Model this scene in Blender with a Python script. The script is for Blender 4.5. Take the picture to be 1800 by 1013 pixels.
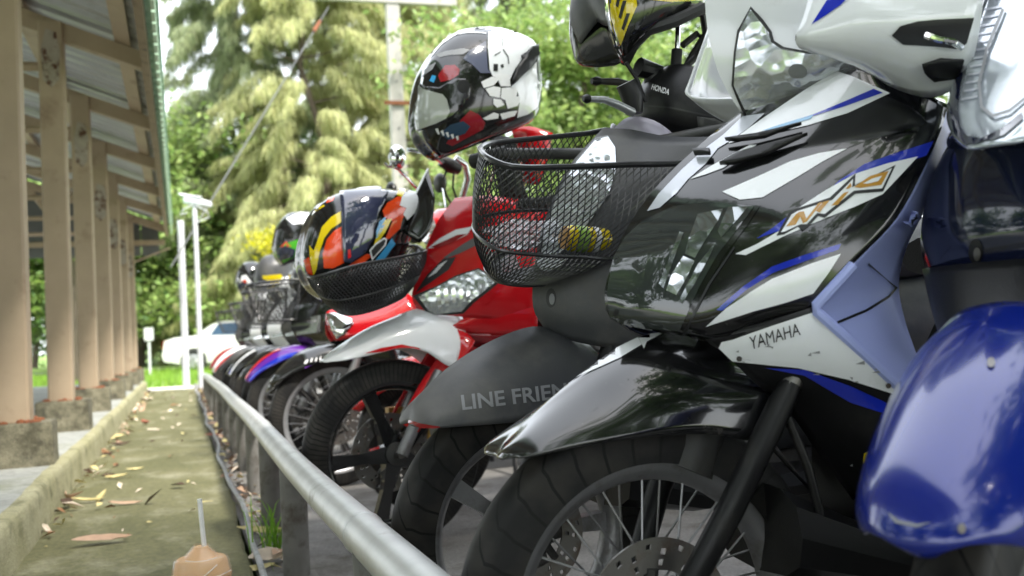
import bpy, bmesh, math, random
import numpy as np
from mathutils import Vector, Matrix
from mathutils.bvhtree import BVHTree
from mathutils.geometry import tessellate_polygon
for o in list(bpy.data.objects): bpy.data.objects.remove(o)
random.seed(7); RNG=np.random.default_rng(7)
S=bpy.context.scene; C=S.collection
# ---------------------------------------------------------------- camera
FPX,CX,CY,HC=1800.,900.,506.5,0.61
def cam_axes(vp=(318,610),roll=math.atan(.05)):
    y=Vector(((vp[0]-CX)/FPX,-(vp[1]-CY)/FPX,1.)).normalized()
    u=Vector((-math.sin(roll),math.cos(roll),0))
    u.z=-(u.x*y.x+u.y*y.y)/y.z; u.normalize()
    x=y.cross(u)
    if x.x<0: x=-x
    return Matrix((x,y,u))          # rows: world axes in camera (right, up, forward)
MC=cam_axes()
EYE=Vector((0,0,HC))
cd=bpy.data.cameras.new('camera'); cam=bpy.data.objects.new('camera',cd); C.objects.link(cam); S.camera=cam
r=MC@Vector((1,0,0)); u=MC@Vector((0,1,0)); f=MC@Vector((0,0,1))
cam.matrix_world=Matrix(((r.x,u.x,-f.x,EYE.x),(r.y,u.y,-f.y,EYE.y),(r.z,u.z,-f.z,EYE.z),(0,0,0,1)))
cd.sensor_width=36; cd.lens=36; cd.clip_start=.05; cd.clip_end=2000
cd.dof.use_dof=True; cd.dof.focus_distance=1.65; cd.dof.aperture_fstop=5.4
# ---------------------------------------------------------------- world, sun, exposure
SUN_EL,SUN_AZ=math.radians(56),math.radians(150)   # azimuth: from +Y towards +X
w=bpy.data.worlds.new('World'); S.world=w; w.use_nodes=True
nt=w.node_tree; nt.nodes.clear()
sky=nt.nodes.new('ShaderNodeTexSky'); sky.sky_type='NISHITA'; sky.sun_disc=False
sky.sun_elevation=SUN_EL; sky.sun_rotation=SUN_AZ; sky.air_density=1.2; sky.dust_density=3.; sky.ozone_density=.6
mx=nt.nodes.new('ShaderNodeMix'); mx.data_type='RGBA'; mx.inputs[0].default_value=.72   # thin white cloud cover
mx.inputs[7].default_value=(9.5,9.9,10.3,1)
bg=nt.nodes.new('ShaderNodeBackground'); bg.inputs[1].default_value=.14
wo=nt.nodes.new('ShaderNodeOutputWorld')
nt.links.new(sky.outputs[0],mx.inputs[6]); nt.links.new(mx.outputs[2],bg.inputs[0]); nt.links.new(bg.outputs[0],wo.inputs[0])
sl=bpy.data.lights.new('sun','SUN'); sl.energy=3.2; sl.angle=math.radians(6); sl.color=(1,.95,.86)
so=bpy.data.objects.new('sun',sl); C.objects.link(so)
sd=Vector((math.sin(SUN_AZ)*math.cos(SUN_EL),math.cos(SUN_AZ)*math.cos(SUN_EL),math.sin(SUN_EL)))
so.rotation_euler=sd.to_track_quat('Z','Y').to_euler()
S.render.engine='CYCLES'; S.cycles.max_bounces=7; S.cycles.diffuse_bounces=3; S.cycles.glossy_bounces=3; S.cycles.transmission_bounces=4; S.cycles.transparent_max_bounces=8
S.view_settings.view_transform='Standard'; S.view_settings.look='None'; S.view_settings.gamma=1
S.view_settings.use_curve_mapping=False; S.view_settings.exposure=1.35
S.render.resolution_x,S.render.resolution_y=1024,576
# ---------------------------------------------------------------- pixel helpers (photo pixels, 1800 wide)
def ray(px,py): return MC@Vector(((px-CX)/FPX,-(py-CY)/FPX,1.))
def onz(px,py,z=0): d=ray(px,py); return EYE+d*((z-HC)/d.z)
def onx(px,py,x): d=ray(px,py); return EYE+d*(x/d.x)
def ony(px,py,y): d=ray(px,py); return EYE+d*(y/d.y)
def proj(p):
    c=MC.transposed()@(Vector(p)-EYE); return CX+FPX*c.x/c.z, CY-FPX*c.y/c.z
# ---------------------------------------------------------------- materials
MATS={}
def srgb(h):
    h=h.lstrip('#'); v=[int(h[i:i+2],16)/255 for i in (0,2,4)]
    return tuple(((c+.055)/1.055)**2.4 if c>.04045 else c/12.92 for c in v)
def mat(name,col,rough=.5,metal=0,coat=0,spec=.5,var=0.,vscale=8.,bump=0.,bscale=60.,dirt=None,dscale=5.,dlo=.5,dhi=.7,trans=0,alpha=1,emit=None,flake=0,island=0.,sub=None,speck=0.,crystal=0.):
    if name in MATS: return MATS[name]
    m=bpy.data.materials.new(name); m.use_nodes=True; MATS[name]=m
    n=m.node_tree.nodes; l=m.node_tree.links; b=n['Principled BSDF']
    c=tuple(col)+(1,)
    b.inputs['Base Color'].default_value=c; b.inputs['Roughness'].default_value=rough; b.inputs['Metallic'].default_value=metal
    b.inputs['Coat Weight'].default_value=coat; b.inputs['Coat Roughness'].default_value=.04; b.inputs['Specular IOR Level'].default_value=spec
    b.inputs['Transmission Weight'].default_value=trans; b.inputs['Alpha'].default_value=alpha
    tc=n.new('ShaderNodeTexCoord'); out=None
    def noise(scale,detail=6,rough_=.6):
        t=n.new('ShaderNodeTexNoise'); t.inputs['Scale'].default_value=scale; t.inputs['Detail'].default_value=detail; t.inputs['Roughness'].default_value=rough_
        l.new(tc.outputs['Object'],t.inputs['Vector']); return t
    cur=None
    if var:
        t=noise(vscale); h=n.new('ShaderNodeMapRange'); h.inputs[1].default_value=.25; h.inputs[2].default_value=.75
        h.inputs[3].default_value=1-var; h.inputs[4].default_value=1+var; l.new(t.outputs[0],h.inputs[0])
        g=n.new('ShaderNodeMix'); g.data_type='RGBA'; g.blend_type='MULTIPLY'; g.inputs[0].default_value=1; g.inputs[6].default_value=c
        l.new(h.outputs[0],g.inputs[7]); cur=g.outputs[2]
    if island:
        ge=n.new('ShaderNodeNewGeometry'); hs=n.new('ShaderNodeHueSaturation')
        mr=n.new('ShaderNodeMapRange'); mr.inputs[3].default_value=1-island; mr.inputs[4].default_value=1+island; l.new(ge.outputs['Random Per Island'],mr.inputs[0])
        mh=n.new('ShaderNodeMapRange'); mh.inputs[3].default_value=.5-.05*island; mh.inputs[4].default_value=.5+.03*island
        mm=n.new('ShaderNodeMath'); mm.operation='MULTIPLY'; mm.inputs[1].default_value=7.31; mf=n.new('ShaderNodeMath'); mf.operation='FRACT'
        l.new(ge.outputs['Random Per Island'],mm.inputs[0]); l.new(mm.outputs[0],mf.inputs[0]); l.new(mf.outputs[0],mh.inputs[0])
        l.new(mr.outputs[0],hs.inputs['Value']); l.new(mh.outputs[0],hs.inputs['Hue'])
        if cur: l.new(cur,hs.inputs['Color'])
        else: hs.inputs['Color'].default_value=c
        cur=hs.outputs[0]
    if dirt:
        t=noise(dscale,8,.65); h=n.new('ShaderNodeMapRange'); h.inputs[1].default_value=dlo; h.inputs[2].default_value=dhi; l.new(t.outputs[0],h.inputs[0])
        g=n.new('ShaderNodeMix'); g.data_type='RGBA'; l.new(h.outputs[0],g.inputs[0])
        if cur: l.new(cur,g.inputs[6])
        else: g.inputs[6].default_value=c
        g.inputs[7].default_value=tuple(dirt)+(1,); cur=g.outputs[2]
        rr=n.new('ShaderNodeMapRange'); rr.inputs[3].default_value=rough; rr.inputs[4].default_value=max(rough,.75); l.new(h.outputs[0],rr.inputs[0]); l.new(rr.outputs[0],b.inputs['Roughness'])
    if speck:
        t=noise(420,2,.5); h=n.new('ShaderNodeMapRange'); h.inputs[1].default_value=.70; h.inputs[2].default_value=.76; h.inputs[4].default_value=speck; l.new(t.outputs[0],h.inputs[0])
        t2=noise(5,6,.6); h2=n.new('ShaderNodeMapRange'); h2.inputs[1].default_value=.35; h2.inputs[2].default_value=.75; h2.inputs[4].default_value=speck*.22; l.new(t2.outputs[0],h2.inputs[0])
        ad=n.new('ShaderNodeMath'); ad.operation='MAXIMUM'; l.new(h.outputs[0],ad.inputs[0]); l.new(h2.outputs[0],ad.inputs[1])
        g=n.new('ShaderNodeMix'); g.data_type='RGBA'; l.new(ad.outputs[0],g.inputs[0])
        if cur: l.new(cur,g.inputs[6])
        else: g.inputs[6].default_value=c
        g.inputs[7].default_value=(.36,.34,.31,1); cur=g.outputs[2]
        hr=n.new('ShaderNodeMapRange'); hr.inputs[1].default_value=.4; hr.inputs[2].default_value=.75; hr.inputs[3].default_value=.02; hr.inputs[4].default_value=.16; l.new(t2.outputs[0],hr.inputs[0]); l.new(hr.outputs[0],b.inputs['Coat Roughness'])
    if crystal:
        t=n.new('ShaderNodeTexVoronoi'); t.inputs['Scale'].default_value=crystal; t.feature='F1'; l.new(tc.outputs['Object'],t.inputs['Vector'])
        bp=n.new('ShaderNodeBump'); bp.inputs['Strength'].default_value=.32; bp.inputs['Distance'].default_value=.01; l.new(t.outputs[0],bp.inputs['Height']); l.new(bp.outputs[0],b.inputs['Normal'])
    if cur: l.new(cur,b.inputs['Base Color'])
    if bump:
        t=noise(bscale,5); bp=n.new('ShaderNodeBump'); bp.inputs['Strength'].default_value=bump; bp.inputs['Distance'].default_value=.004
        l.new(t.outputs[0],bp.inputs['Height']); l.new(bp.outputs[0],b.inputs['Normal'])
    if emit: b.inputs['Emission Color'].default_value=tuple(emit)+(1,); b.inputs['Emission Strength'].default_value=1
    if sub:   # translucent leaves
        tr=n.new('ShaderNodeBsdfTranslucent'); ms=n.new('ShaderNodeMixShader'); ms.inputs[0].default_value=sub
        if cur: l.new(cur,tr.inputs[0])
        else: tr.inputs[0].default_value=c
        l.new(b.outputs[0],ms.inputs[1]); l.new(tr.outputs[0],ms.inputs[2]); l.new(ms.outputs[0],n['Material Output'].inputs[0])
    return m
def paint(name,hexcol,dusty=.0,rough=.12,metal=0,k=1.):
    c=tuple(v*k for v in srgb(hexcol))
    return mat(name,c,rough=rough,metal=metal,coat=.8,var=.05,vscale=3,dirt=(.33,.31,.28) if dusty else None,dscale=9,dlo=.62-dusty*.12,dhi=1.15-dusty*.2,speck=dusty*2.2)
M=dict(
 black_gloss=paint('black_gloss_paint','0c0d10',.08),
 black_plastic=mat('black_plastic',(.008,.008,.009),rough=.36,spec=.35,var=.15,bump=.12,bscale=400,dirt=(.06,.055,.05),dscale=7,dlo=.55,dhi=.95),
 grey_matt=mat('grey_matt_plastic',(.055,.057,.063),rough=.38,var=.06,bump=.1,bscale=500,dirt=(.17,.16,.145),dscale=5,dlo=.46,dhi=.85,speck=.12),
 white=paint('white_paint','eceef2',.06), red=paint('red_paint','c2121c',.06), dkred=paint('dark_red_paint','8d1620',.05),
 blue=paint('metallic_blue_paint','02208a',.03,rough=.2,metal=.1,k=.8), navy=paint('navy_paint','0b1330',.04),
 decal_blue=paint('decal_blue','1c2fb4',0), decal_ltblue=paint('decal_light_blue','7eb6e0',0), decal_gold=paint('decal_gold','c08a2c',0,rough=.3),
 lilac=mat('lilac_plastic',srgb('a3aee6'),rough=.42,var=.05,vscale=5,bump=.1,bscale=600,dirt=(.25,.26,.36),dscale=4,dlo=.55,dhi=1.),
 purple=paint('purple_paint','5b1f8e',.05), green=paint('green_paint','4fae30',0), orange=paint('orange_paint','e0481c',0), yellow=paint('yellow_paint','d9c112',0),
 ltblue=paint('light_blue_paint','3f9bd0',0),
 silver=mat('silver_paint',(.42,.43,.45),rough=.3,metal=.6,var=.08,dirt=(.2,.18,.15),dscale=20,dlo=.5,dhi=.9),
 chrome=mat('chrome',(.78,.78,.8),rough=.08,metal=1,var=.04),
 alloy=mat('grey_alloy',(.3,.3,.31),rough=.38,metal=.75,var=.1,dirt=(.12,.1,.08),dscale=18,dlo=.5,dhi=.85),
 gold=mat('gold_alloy',srgb('a5803e'),rough=.4,metal=.6,var=.1,dirt=(.1,.08,.05),dscale=14,dlo=.45,dhi=.9),
 steel=mat('brake_steel',(.24,.23,.22),rough=.36,metal=.9,var=.1,dirt=(.16,.09,.05),dscale=25,dlo=.5,dhi=.8),
 rubber=mat('rubber',(.01,.01,.011),spec=.3,rough=.6,var=.2,vscale=30,bump=.25,bscale=250,dirt=(.07,.062,.052),dscale=9,dlo=.5,dhi=.85),
 engine=mat('engine_metal',(.06,.06,.06),rough=.5,metal=.4,var=.2,dirt=(.06,.05,.04),dscale=12),
 wire=mat('black_wire',(.02,.02,.022),rough=.35,coat=.3),
 glass=mat('clear_lens',(.75,.8,.82),rough=.03,alpha=.16,coat=1.),
 smoke=mat('smoked_lens',(.035,.04,.04),rough=.05,coat=1.,spec=.6,dirt=(.12,.12,.11),dscale=10,dlo=.6,dhi=1.2),
 amber=mat('amber_lens',(.8,.28,.03),rough=.1,coat=.6),
 redlens=mat('red_lens',(.55,.02,.02),rough=.1,coat=.6),
 mirror=mat('mirror_glass',(.9,.9,.92),rough=.02,metal=1),
 seat=mat('seat_vinyl',(.02,.02,.022),rough=.55,bump=.3,bscale=300,var=.1),
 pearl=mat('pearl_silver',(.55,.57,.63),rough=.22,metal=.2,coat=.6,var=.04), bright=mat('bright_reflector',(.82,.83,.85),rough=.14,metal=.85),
 crystal=mat('crystal_reflector',(.58,.6,.63),rough=.14,metal=.85,crystal=48.),
 smoked_reflector=mat('smoked_reflector',(.3,.32,.33),rough=.12,metal=.85,crystal=40.),
 white_decal=mat('white_decal',(.8,.8,.82),rough=.35,var=.04), black_decal=mat('black_decal',(.012,.012,.014),rough=.35), grey_decal=mat('grey_decal',(.26,.265,.28),rough=.45,var=.15,vscale=30),
)
# ---------------------------------------------------------------- object helpers
def tag(o,label=None,cat=None,group=None,kind=None):
    if label: o['label']=label
    if cat: o['category']=cat
    if group: o['group']=group
    if kind: o['kind']=kind
    return o
def empty(name,loc=(0,0,0),rz=0,**k):
    o=bpy.data.objects.new(name,None); C.objects.link(o); o.location=loc; o.rotation_euler=(0,0,rz); o.empty_display_size=.1
    return tag(o,**k)
def obj(name,verts,faces,m,parent=None,smooth=True,sharp=None,**k):
    me=bpy.data.meshes.new(name); me.from_pydata([tuple(v) for v in verts],[],faces); me.update()
    if m: me.materials.append(m)
    if smooth: me.polygons.foreach_set('use_smooth',[True]*len(me.polygons))
    if smooth and sharp: me.set_sharp_from_angle(angle=math.radians(sharp))
    o=bpy.data.objects.new(name,me); C.objects.link(o); o.parent=parent
    return tag(o,**k)
class MB:
    """collects shapes, builds ONE mesh object"""
    def __init__(s): s.v=[]; s.f=[]
    def add(s,v,f):
        n=len(s.v); s.v+=[Vector(p) for p in v]; s.f+=[tuple(i+n for i in q) for q in f]; return s
    def box(s,a,b,M_=None):
        (x0,y0,z0),(x1,y1,z1)=a,b
        v=[Vector(p) for p in ((x0,y0,z0),(x1,y0,z0),(x1,y1,z0),(x0,y1,z0),(x0,y0,z1),(x1,y0,z1),(x1,y1,z1),(x0,y1,z1))]
        if M_: v=[M_@p for p in v]
        return s.add(v,[(0,3,2,1),(4,5,6,7),(0,1,5,4),(1,2,6,5),(2,3,7,6),(3,0,4,7)])
    def hexa(s,b,t): return s.add(list(b)+list(t),[(0,3,2,1),(4,5,6,7),(0,1,5,4),(1,2,6,5),(2,3,7,6),(3,0,4,7)])
    def tube(s,pts,r,n=8,closed=False,caps=True):
        pts=[Vector(p) for p in pts]; k=len(pts); rr=r if isinstance(r,(list,tuple)) else [r]*k
        rings=[]; up=None
        for i,p in enumerate(pts):
            a=pts[(i-1)%k] if (i or closed) else p; b=pts[(i+1)%k] if (i<k-1 or closed) else p
            t=(b-a).normalized()
            if up is None or abs(up.dot(t))>.999:
                up=Vector((0,0,1)) if abs(t.z)<.9 else Vector((1,0,0))
            e=t.cross(up).normalized(); up=e.cross(t).normalized()
            rings.append([p+(e*math.cos(2*math.pi*j/n)+up*math.sin(2*math.pi*j/n))*rr[i] for j in range(n)])
        v=[q for g in rings for q in g]; f=[]
        for i in range(k if closed else k-1):
            a=i*n; b=((i+1)%k)*n
            for j in range(n): f.append((a+j,a+(j+1)%n,b+(j+1)%n,b+j))
        if caps and not closed: f.append(tuple(range(n-1,-1,-1))); f.append(tuple((k-1)*n+j for j in range(n)))
        return s.add(v,f)
    def lathe(s,prof,axis='y',n=32,center=(0,0,0),closed=False):
        """prof: (radius, offset along axis)"""
        c=Vector(center); v=[]; k=len(prof)
        for i in range(n):
            a=2*math.pi*i/n; ca,sa=math.cos(a),math.sin(a)
            for rd,h in prof:
                q={'y':(rd*ca,h,rd*sa),'z':(rd*ca,rd*sa,h),'x':(h,rd*ca,rd*sa)}[axis]; v.append(c+Vector(q))
        f=[]
        for i in range(n):
            a=i*k; b=((i+1)%n)*k
            for j in range(k if closed else k-1):
                f.append((a+j,a+(j+1)%k,b+(j+1)%k,b+j))
        return s.add(v,f)
    def loft(s,secs,closed=True,caps=True):
        k=len(secs[0]); v=[p for q in secs for p in q]; f=[]
        for i in range(len(secs)-1):
            a,b=i*k,(i+1)*k
            for j in range(k if closed else k-1): f.append((a+j,a+(j+1)%k,b+(j+1)%k,b+j))
        if caps and closed: f.append(tuple(range(k-1,-1,-1))); f.append(tuple((len(secs)-1)*k+j for j in range(k)))
        return s.add(v,f)
    def build(s,name,m,parent=None,smooth=True,sharp=40,**k): return obj(name,s.v,s.f,m,parent,smooth,sharp,**k)
def ell(c,rx,ry,rz,n=12,m=8):
    v=[];f=[]
    for i in range(m+1):
        t=math.pi*i/m
        for j in range(n):
            a=2*math.pi*j/n; v.append(Vector(c)+Vector((rx*math.sin(t)*math.cos(a),ry*math.sin(t)*math.sin(a),rz*math.cos(t))))
    for i in range(m):
        for j in range(n): f.append((i*n+j,(i+1)*n+j,(i+1)*n+(j+1)%n,i*n+(j+1)%n))
    return v,f
def cr(pts,n,closed=False):
    """Catmull-Rom through tuples of any length, n samples per span"""
    P=[np.array(p,float) for p in pts]; k=len(P); out=[]
    for i in range(k if closed else k-1):
        if closed: p0,p1,p2,p3=P[(i-1)%k],P[i],P[(i+1)%k],P[(i+2)%k]
        else: p0,p1,p2,p3=(P[i-1] if i else 2*P[0]-P[1]),P[i],P[i+1],(P[i+2] if i+2<k else 2*P[-1]-P[-2])
        for j in range(n):
            t=j/n; out.append(.5*((2*p1)+(-p0+p2)*t+(2*p0-5*p1+4*p2-p3)*t*t+(-p0+3*p1-3*p2+p3)*t**3))
    if not closed: out.append(P[-1])
    return out
# ================================================================ SETTING
def sheet(name,pts,z,m,**k): return obj(name,[(x,y,z) for x,y in pts],[tuple(range(len(pts)))],m,smooth=False,kind='structure',**k)
def ground_mat(name,c1,c2,c3,s1,s2,bump=.4,rough=.85,stretch=None):
    m=bpy.data.materials.new(name); m.use_nodes=True; n=m.node_tree.nodes; l=m.node_tree.links; b=n['Principled BSDF']; b.inputs['Roughness'].default_value=rough
    tc=n.new('ShaderNodeTexCoord'); mp=n.new('ShaderNodeMapping'); l.new(tc.outputs['Object'],mp.inputs[0])
    if stretch: mp.inputs['Scale'].default_value=stretch
    def nz(s,d=8,r=.65):
        t=n.new('ShaderNodeTexNoise'); t.inputs['Scale'].default_value=s; t.inputs['Detail'].default_value=d; t.inputs['Roughness'].default_value=r; l.new(mp.outputs[0],t.inputs[0]); return t
    a=nz(s1); r1=n.new('ShaderNodeValToRGB'); e=r1.color_ramp.elements; e[0].position=.36; e[0].color=(*c1,1); e[1].position=.66; e[1].color=(*c2,1); l.new(a.outputs[0],r1.inputs[0])
    q=nz(s2); r2=n.new('ShaderNodeValToRGB'); e=r2.color_ramp.elements; e[0].position=.52; e[0].color=(0,0,0,1); e[1].position=.72; e[1].color=(1,1,1,1); l.new(q.outputs[0],r2.inputs[0])
    g=n.new('ShaderNodeMix'); g.data_type='RGBA'; l.new(r2.outputs[0],g.inputs[0]); l.new(r1.outputs[0],g.inputs[6]); g.inputs[7].default_value=(*c3,1)
    sp=nz(s2*14,4); r3=n.new('ShaderNodeMapRange'); r3.inputs[1].default_value=.3; r3.inputs[2].default_value=.7; r3.inputs[3].default_value=.72; r3.inputs[4].default_value=1.25; l.new(sp.outputs[0],r3.inputs[0])
    h=n.new('ShaderNodeMix'); h.data_type='RGBA'; h.blend_type='MULTIPLY'; h.inputs[0].default_value=1; l.new(g.outputs[2],h.inputs[6]); l.new(r3.outputs[0],h.inputs[7]); l.new(h.outputs[2],b.inputs['Base Color'])
    bp=n.new('ShaderNodeBump'); bp.inputs['Strength'].default_value=bump; bp.inputs['Distance'].default_value=.006
    ad=n.new('ShaderNodeMath'); ad.operation='ADD'; l.new(sp.outputs[0],ad.inputs[0]); l.new(q.outputs[0],ad.inputs[1]); l.new(ad.outputs[0],bp.inputs['Height']); l.new(bp.outputs[0],b.inputs['Normal'])
    return m
m_moss=ground_mat('mossy_concrete',srgb('585838'),srgb('6c6a4a'),srgb('8a8870'),2.2,4.5,.6,stretch=(1.,.7,1))
m_park=ground_mat('grey_paving',srgb('6b6967'),srgb('82807d'),srgb('4f4942'),5,7,.5)  # greys darkened overall to stand in for contact shadows under the bikes
m_conc=ground_mat('pale_concrete',srgb('8d8f8b'),srgb('a0a19d'),srgb('787b66'),1.3,2.5,.3)
m_kerb=ground_mat('stained_kerb',srgb('8e8b68'),srgb('a5a184'),srgb('5c5b3c'),5,9,.6)
m_lawn=ground_mat('lawn_soil',srgb('5d7a2c'),srgb('76963c'),srgb('8a8d4a'),.8,2,.5)
m_road=ground_mat('pale_road',srgb('c9c6be'),srgb('d8d5cd'),srgb('b5b0a5'),.6,1.4,.2)
m_block=ground_mat('weathered_block',srgb('4f4c3c'),srgb('8b8671'),srgb('2c2b25'),14,9,.7)
# far terrain, lawn, concrete apron, paving
sheet('terrain',[(-600,-300),(600,-300),(600,900),(-600,900)],-.30,m_lawn)
sheet('lawn',[(-60,17),(60,17),(60,60),(-60,60)],-.12,m_lawn)
obj('road',[(-60,36,-.10),(60,36,-.10),(60,41,-.10),(-60,41,-.10)],[(0,1,2,3)],m_road,smooth=False,kind='structure')
obj('concrete_apron',[(-30,15,-.02),(12,15,-.02),(12,17.6,-.03),(-30,17.6,-.03)],[(0,1,2,3)],m_road,smooth=False,kind='structure')
sheet('parking_ground',[(.17,-6),(14,-6),(14,17.4),(.17,17.4)],0,m_park)
# path slab with a wavering edge
ys=np.arange(-4,15.2,.12); E_=[.165+.008*math.sin(y*1.7)+RNG.normal()*.004 for y in ys]
mb=MB(); v=[];f=[]
for y,e in zip(ys,E_): v+=[(-.47,y,.022),(-.2,y,.022+RNG.normal()*.001),(0,y,.022+RNG.normal()*.001),(e-.012,y,.022),(e,y,.012),(e+.004,y,-.05)]
k=6
for i in range(len(ys)-1):
    for j in range(5): f.append((i*k+j,i*k+j+1,(i+1)*k+j+1,(i+1)*k+j))
obj('path',v,f,m_moss,smooth=True,kind='structure')
# raised platform with kerb
ys=np.arange(-4,15.65,.13); v=[];f=[]
for i,y in enumerate(ys):
    ins=0 if y<14.9 else .5*((y-14.9)/.7)**2
    x=-.462+.006*math.sin(y*2.3)+RNG.normal()*.003-ins; v+=[(x+.006,y,0),(x,y,.125),(x-.004,y,.151+RNG.normal()*.001),(x-.012,y,.16),(x-.05,y,.1605)]
k=5
for i in range(len(ys)-1):
    for j in range(4): f.append((i*k+j,i*k+j+1,(i+1)*k+j+1,(i+1)*k+j))
obj('kerb',v,f,m_kerb,smooth=True,kind='structure')
obj('platform',[(-9,-4,.158),(-.5,-4,.158),(-.5,15.0,.158),(-.9,15.6,.157),(-9,15.6,.157),(-9,-4,-.2),(-9,15.6,-.2),(-.9,15.6,-.2)],[(0,1,2,3,4),(4,3,7,6),(0,4,6,5)],m_conc,smooth=False,kind='structure')
# lawn grass (blades)
def blades(name,n,xr,yr,z,h,w,m,**k):
    x=RNG.uniform(*xr,n); y=RNG.uniform(*yr,n); a=RNG.uniform(0,math.pi,n); hh=h*RNG.uniform(.5,1.3,n); dx=RNG.normal(0,.35,n)*hh; dy=RNG.normal(0,.35,n)*hh
    v=np.zeros((n,3,3)); c,s_=np.cos(a)*w,np.sin(a)*w
    v[:,0]=np.stack([x-c,y-s_,np.full(n,z)],1); v[:,1]=np.stack([x+c,y+s_,np.full(n,z)],1); v[:,2]=np.stack([x+dx,y+dy,z+hh],1)
    return bulk(name,v.reshape(-1,3),np.arange(n*3).reshape(-1,3),m,**k)
def bulk(name,v,f,m,parent=None,**k):
    me=bpy.data.meshes.new(name); nv=len(v); nf=len(f); q=f.shape[1]
    me.vertices.add(nv); me.vertices.foreach_set('co',np.ascontiguousarray(v,dtype=np.float32).ravel())
    me.loops.add(nf*q); me.loops.foreach_set('vertex_index',np.ascontiguousarray(f,dtype=np.int32).ravel())
    me.polygons.add(nf); me.polygons.foreach_set('loop_start',np.arange(nf,dtype=np.int32)*q)
    me.update(calc_edges=True); me.validate(); me.materials.append(m)
    o=bpy.data.objects.new(name,me); C.objects.link(o); o.parent=parent; return tag(o,**k)
m_grass=mat('grass_blades',srgb('7fa53a'),rough=.6,island=.35,sub=.4)
blades('grass',26000,(-14,10),(17.5,35.5),-.12,.16,.012,m_grass,kind='stuff',label='short bright green lawn grass beyond the path',cat='grass')
# ---------------------------------------------------------------- shelter
m_cream=mat('cream_paint',srgb('ab9881'),rough=.6,var=.1,vscale=4,dirt=srgb('7a6450'),dscale=5,dlo=.56,dhi=.82,bump=.15,bscale=80)
m_rust=mat('rust',srgb('7a4a30'),rough=.9,var=.35,vscale=40,bump=.8,bscale=90)
m_patch=mat('flaked_patch',srgb('a49a8e'),rough=.8,var=.2,vscale=20,dirt=srgb('5a3a28'),dscale=16,dlo=.5,dhi=.6)
m_sheet=mat('galvanised_sheet',(.5,.51,.53),rough=.45,metal=.25,var=.12,vscale=2,dirt=(.2,.17,.13),dscale=3,dlo=.55,dhi=.9)
m_green=mat('green_roof_paint',srgb('bcdcc4'),rough=.45,var=.1,vscale=3)
m_wood=mat('bare_eave_board',srgb('8f8069'),rough=.85,var=.22,vscale=9,dirt=srgb('4c4236'),dscale=11,dlo=.55,dhi=.75)
m_dark=mat('dark_grey_sheet',(.14,.145,.15),rough=.5,metal=.3,var=.1)
sh=empty('parking_shelter',(-.6,0,.157),label='cream steel shelter with square columns on concrete blocks and corrugated roof',cat='shelter')
OX,OZ=-.6,.157
def L(p): return Vector((p[0]-OX,p[1],p[2]-OZ))
SL=.36
def rz(x): return 2.42+(-.2-x)*SL     # underside of rafters' top plane
CYS=[2.75+1.85*i for i in range(8)]
for i,y in enumerate(CYS):
    x0,x1=-.735+RNG.normal()*.003,-.6; top=rz(-.66)-.03
    jx=RNG.normal()*.004
    b=MB(); bw=.009
    prof=[(x0+bw,y),(x1-bw,y),(x1,y+bw),(x1,y+.145-bw),(x1-bw,y+.145),(x0+bw,y+.145),(x0,y+.145-bw),(x0,y+bw)]
    lx=RNG.normal()*.006; b.loft([[L((px+jx+lx*t,py,.335+(top-.335)*t)) for px,py in prof] for t in (0,.33,.66,1)]); col=b.build('column',m_cream,sh)
    b=MB(); j=lambda:RNG.normal()*.005
    bl=[(-.80+j(),y-.06+j()),(-.515+j(),y-.06+j()),(-.515+j(),y+.2),(-.80,y+.2)]
    prof=lambda g,z:[L((-.657+(p[0]+.657)*g,y+.07+(p[1]-y-.07)*g,z)) for p in bl]
    b.loft([prof(1.02,.15),prof(1,.2),prof(.995,.318),prof(.96,.333)]); b.build('plinth',m_block,sh)
    b=MB(); 
    for q in range(26):
        s=RNG.integers(0,4); t=RNG.uniform(-.02,.165); e=RNG.uniform(.0,.035)
        cx_,cy_={0:(x0+t,y-e),1:(x1+e,y+t),2:(x0+t,y+.145+e),3:(x0-e,y+t)}[int(s)]
        b.add(*ell(L((cx_,cy_,.335)),RNG.uniform(.008,.02),RNG.uniform(.008,.02),RNG.uniform(.004,.016),6,4))
    tag(b.build('rust_crust',m_rust,sh),kind='stuff')
    # weld plate / flaked patch on the face
    if i>0:
        z=[0,2.35,2.33,2.17,1.98,1.88,1.84,1.8][i]; b=MB()
        pts=[(x0+.03,z-.13),(x0+.075,z-.17),(x1-.02,z-.12),(x1-.012,z+.05),(x1-.03,z+.16),(x0+.05,z+.18),(x0+.02,z+.05)]
        b.add([L((px+jx,y-.0025,pz)) for px,pz in pts],[tuple(range(7))]); b.build('flaked_patch',m_patch,sh)
# rafters, purlins
for y in CYS:
    b=MB(); a,c=-3.6,-.17
    b.hexa([L((a,y+.03,rz(a)-.13)),L((c,y+.03,rz(c)-.11)),L((c,y+.11,rz(c)-.11)),L((a,y+.11,rz(a)-.13))],[L((a,y+.03,rz(a)-.005)),L((c,y+.03,rz(c)-.005)),L((c,y+.11,rz(c)-.005)),L((a,y+.11,rz(a)-.005))]); b.build('rafter',m_cream,sh)
    b=MB(); b.box(L((-.72,y+.035,2.52)),L((-4.2,y+.105,2.6))) if False else None
for x in (-.27,-.85,-1.45,-2.05,-2.65,-3.25):
    b=MB(); w=.045
    b.hexa([L((x-w,-1,rz(x-w))),L((x+w,-1,rz(x+w))),L((x+w,15.98,rz(x+w))),L((x-w,15.98,rz(x-w)))],[L((x-w,-1,rz(x-w)+.06)),L((x+w,-1,rz(x+w)+.06)),L((x+w,15.98,rz(x+w)+.06)),L((x-w,15.98,rz(x-w)+.06))])
    b.build('purlin',m_cream,sh)
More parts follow.
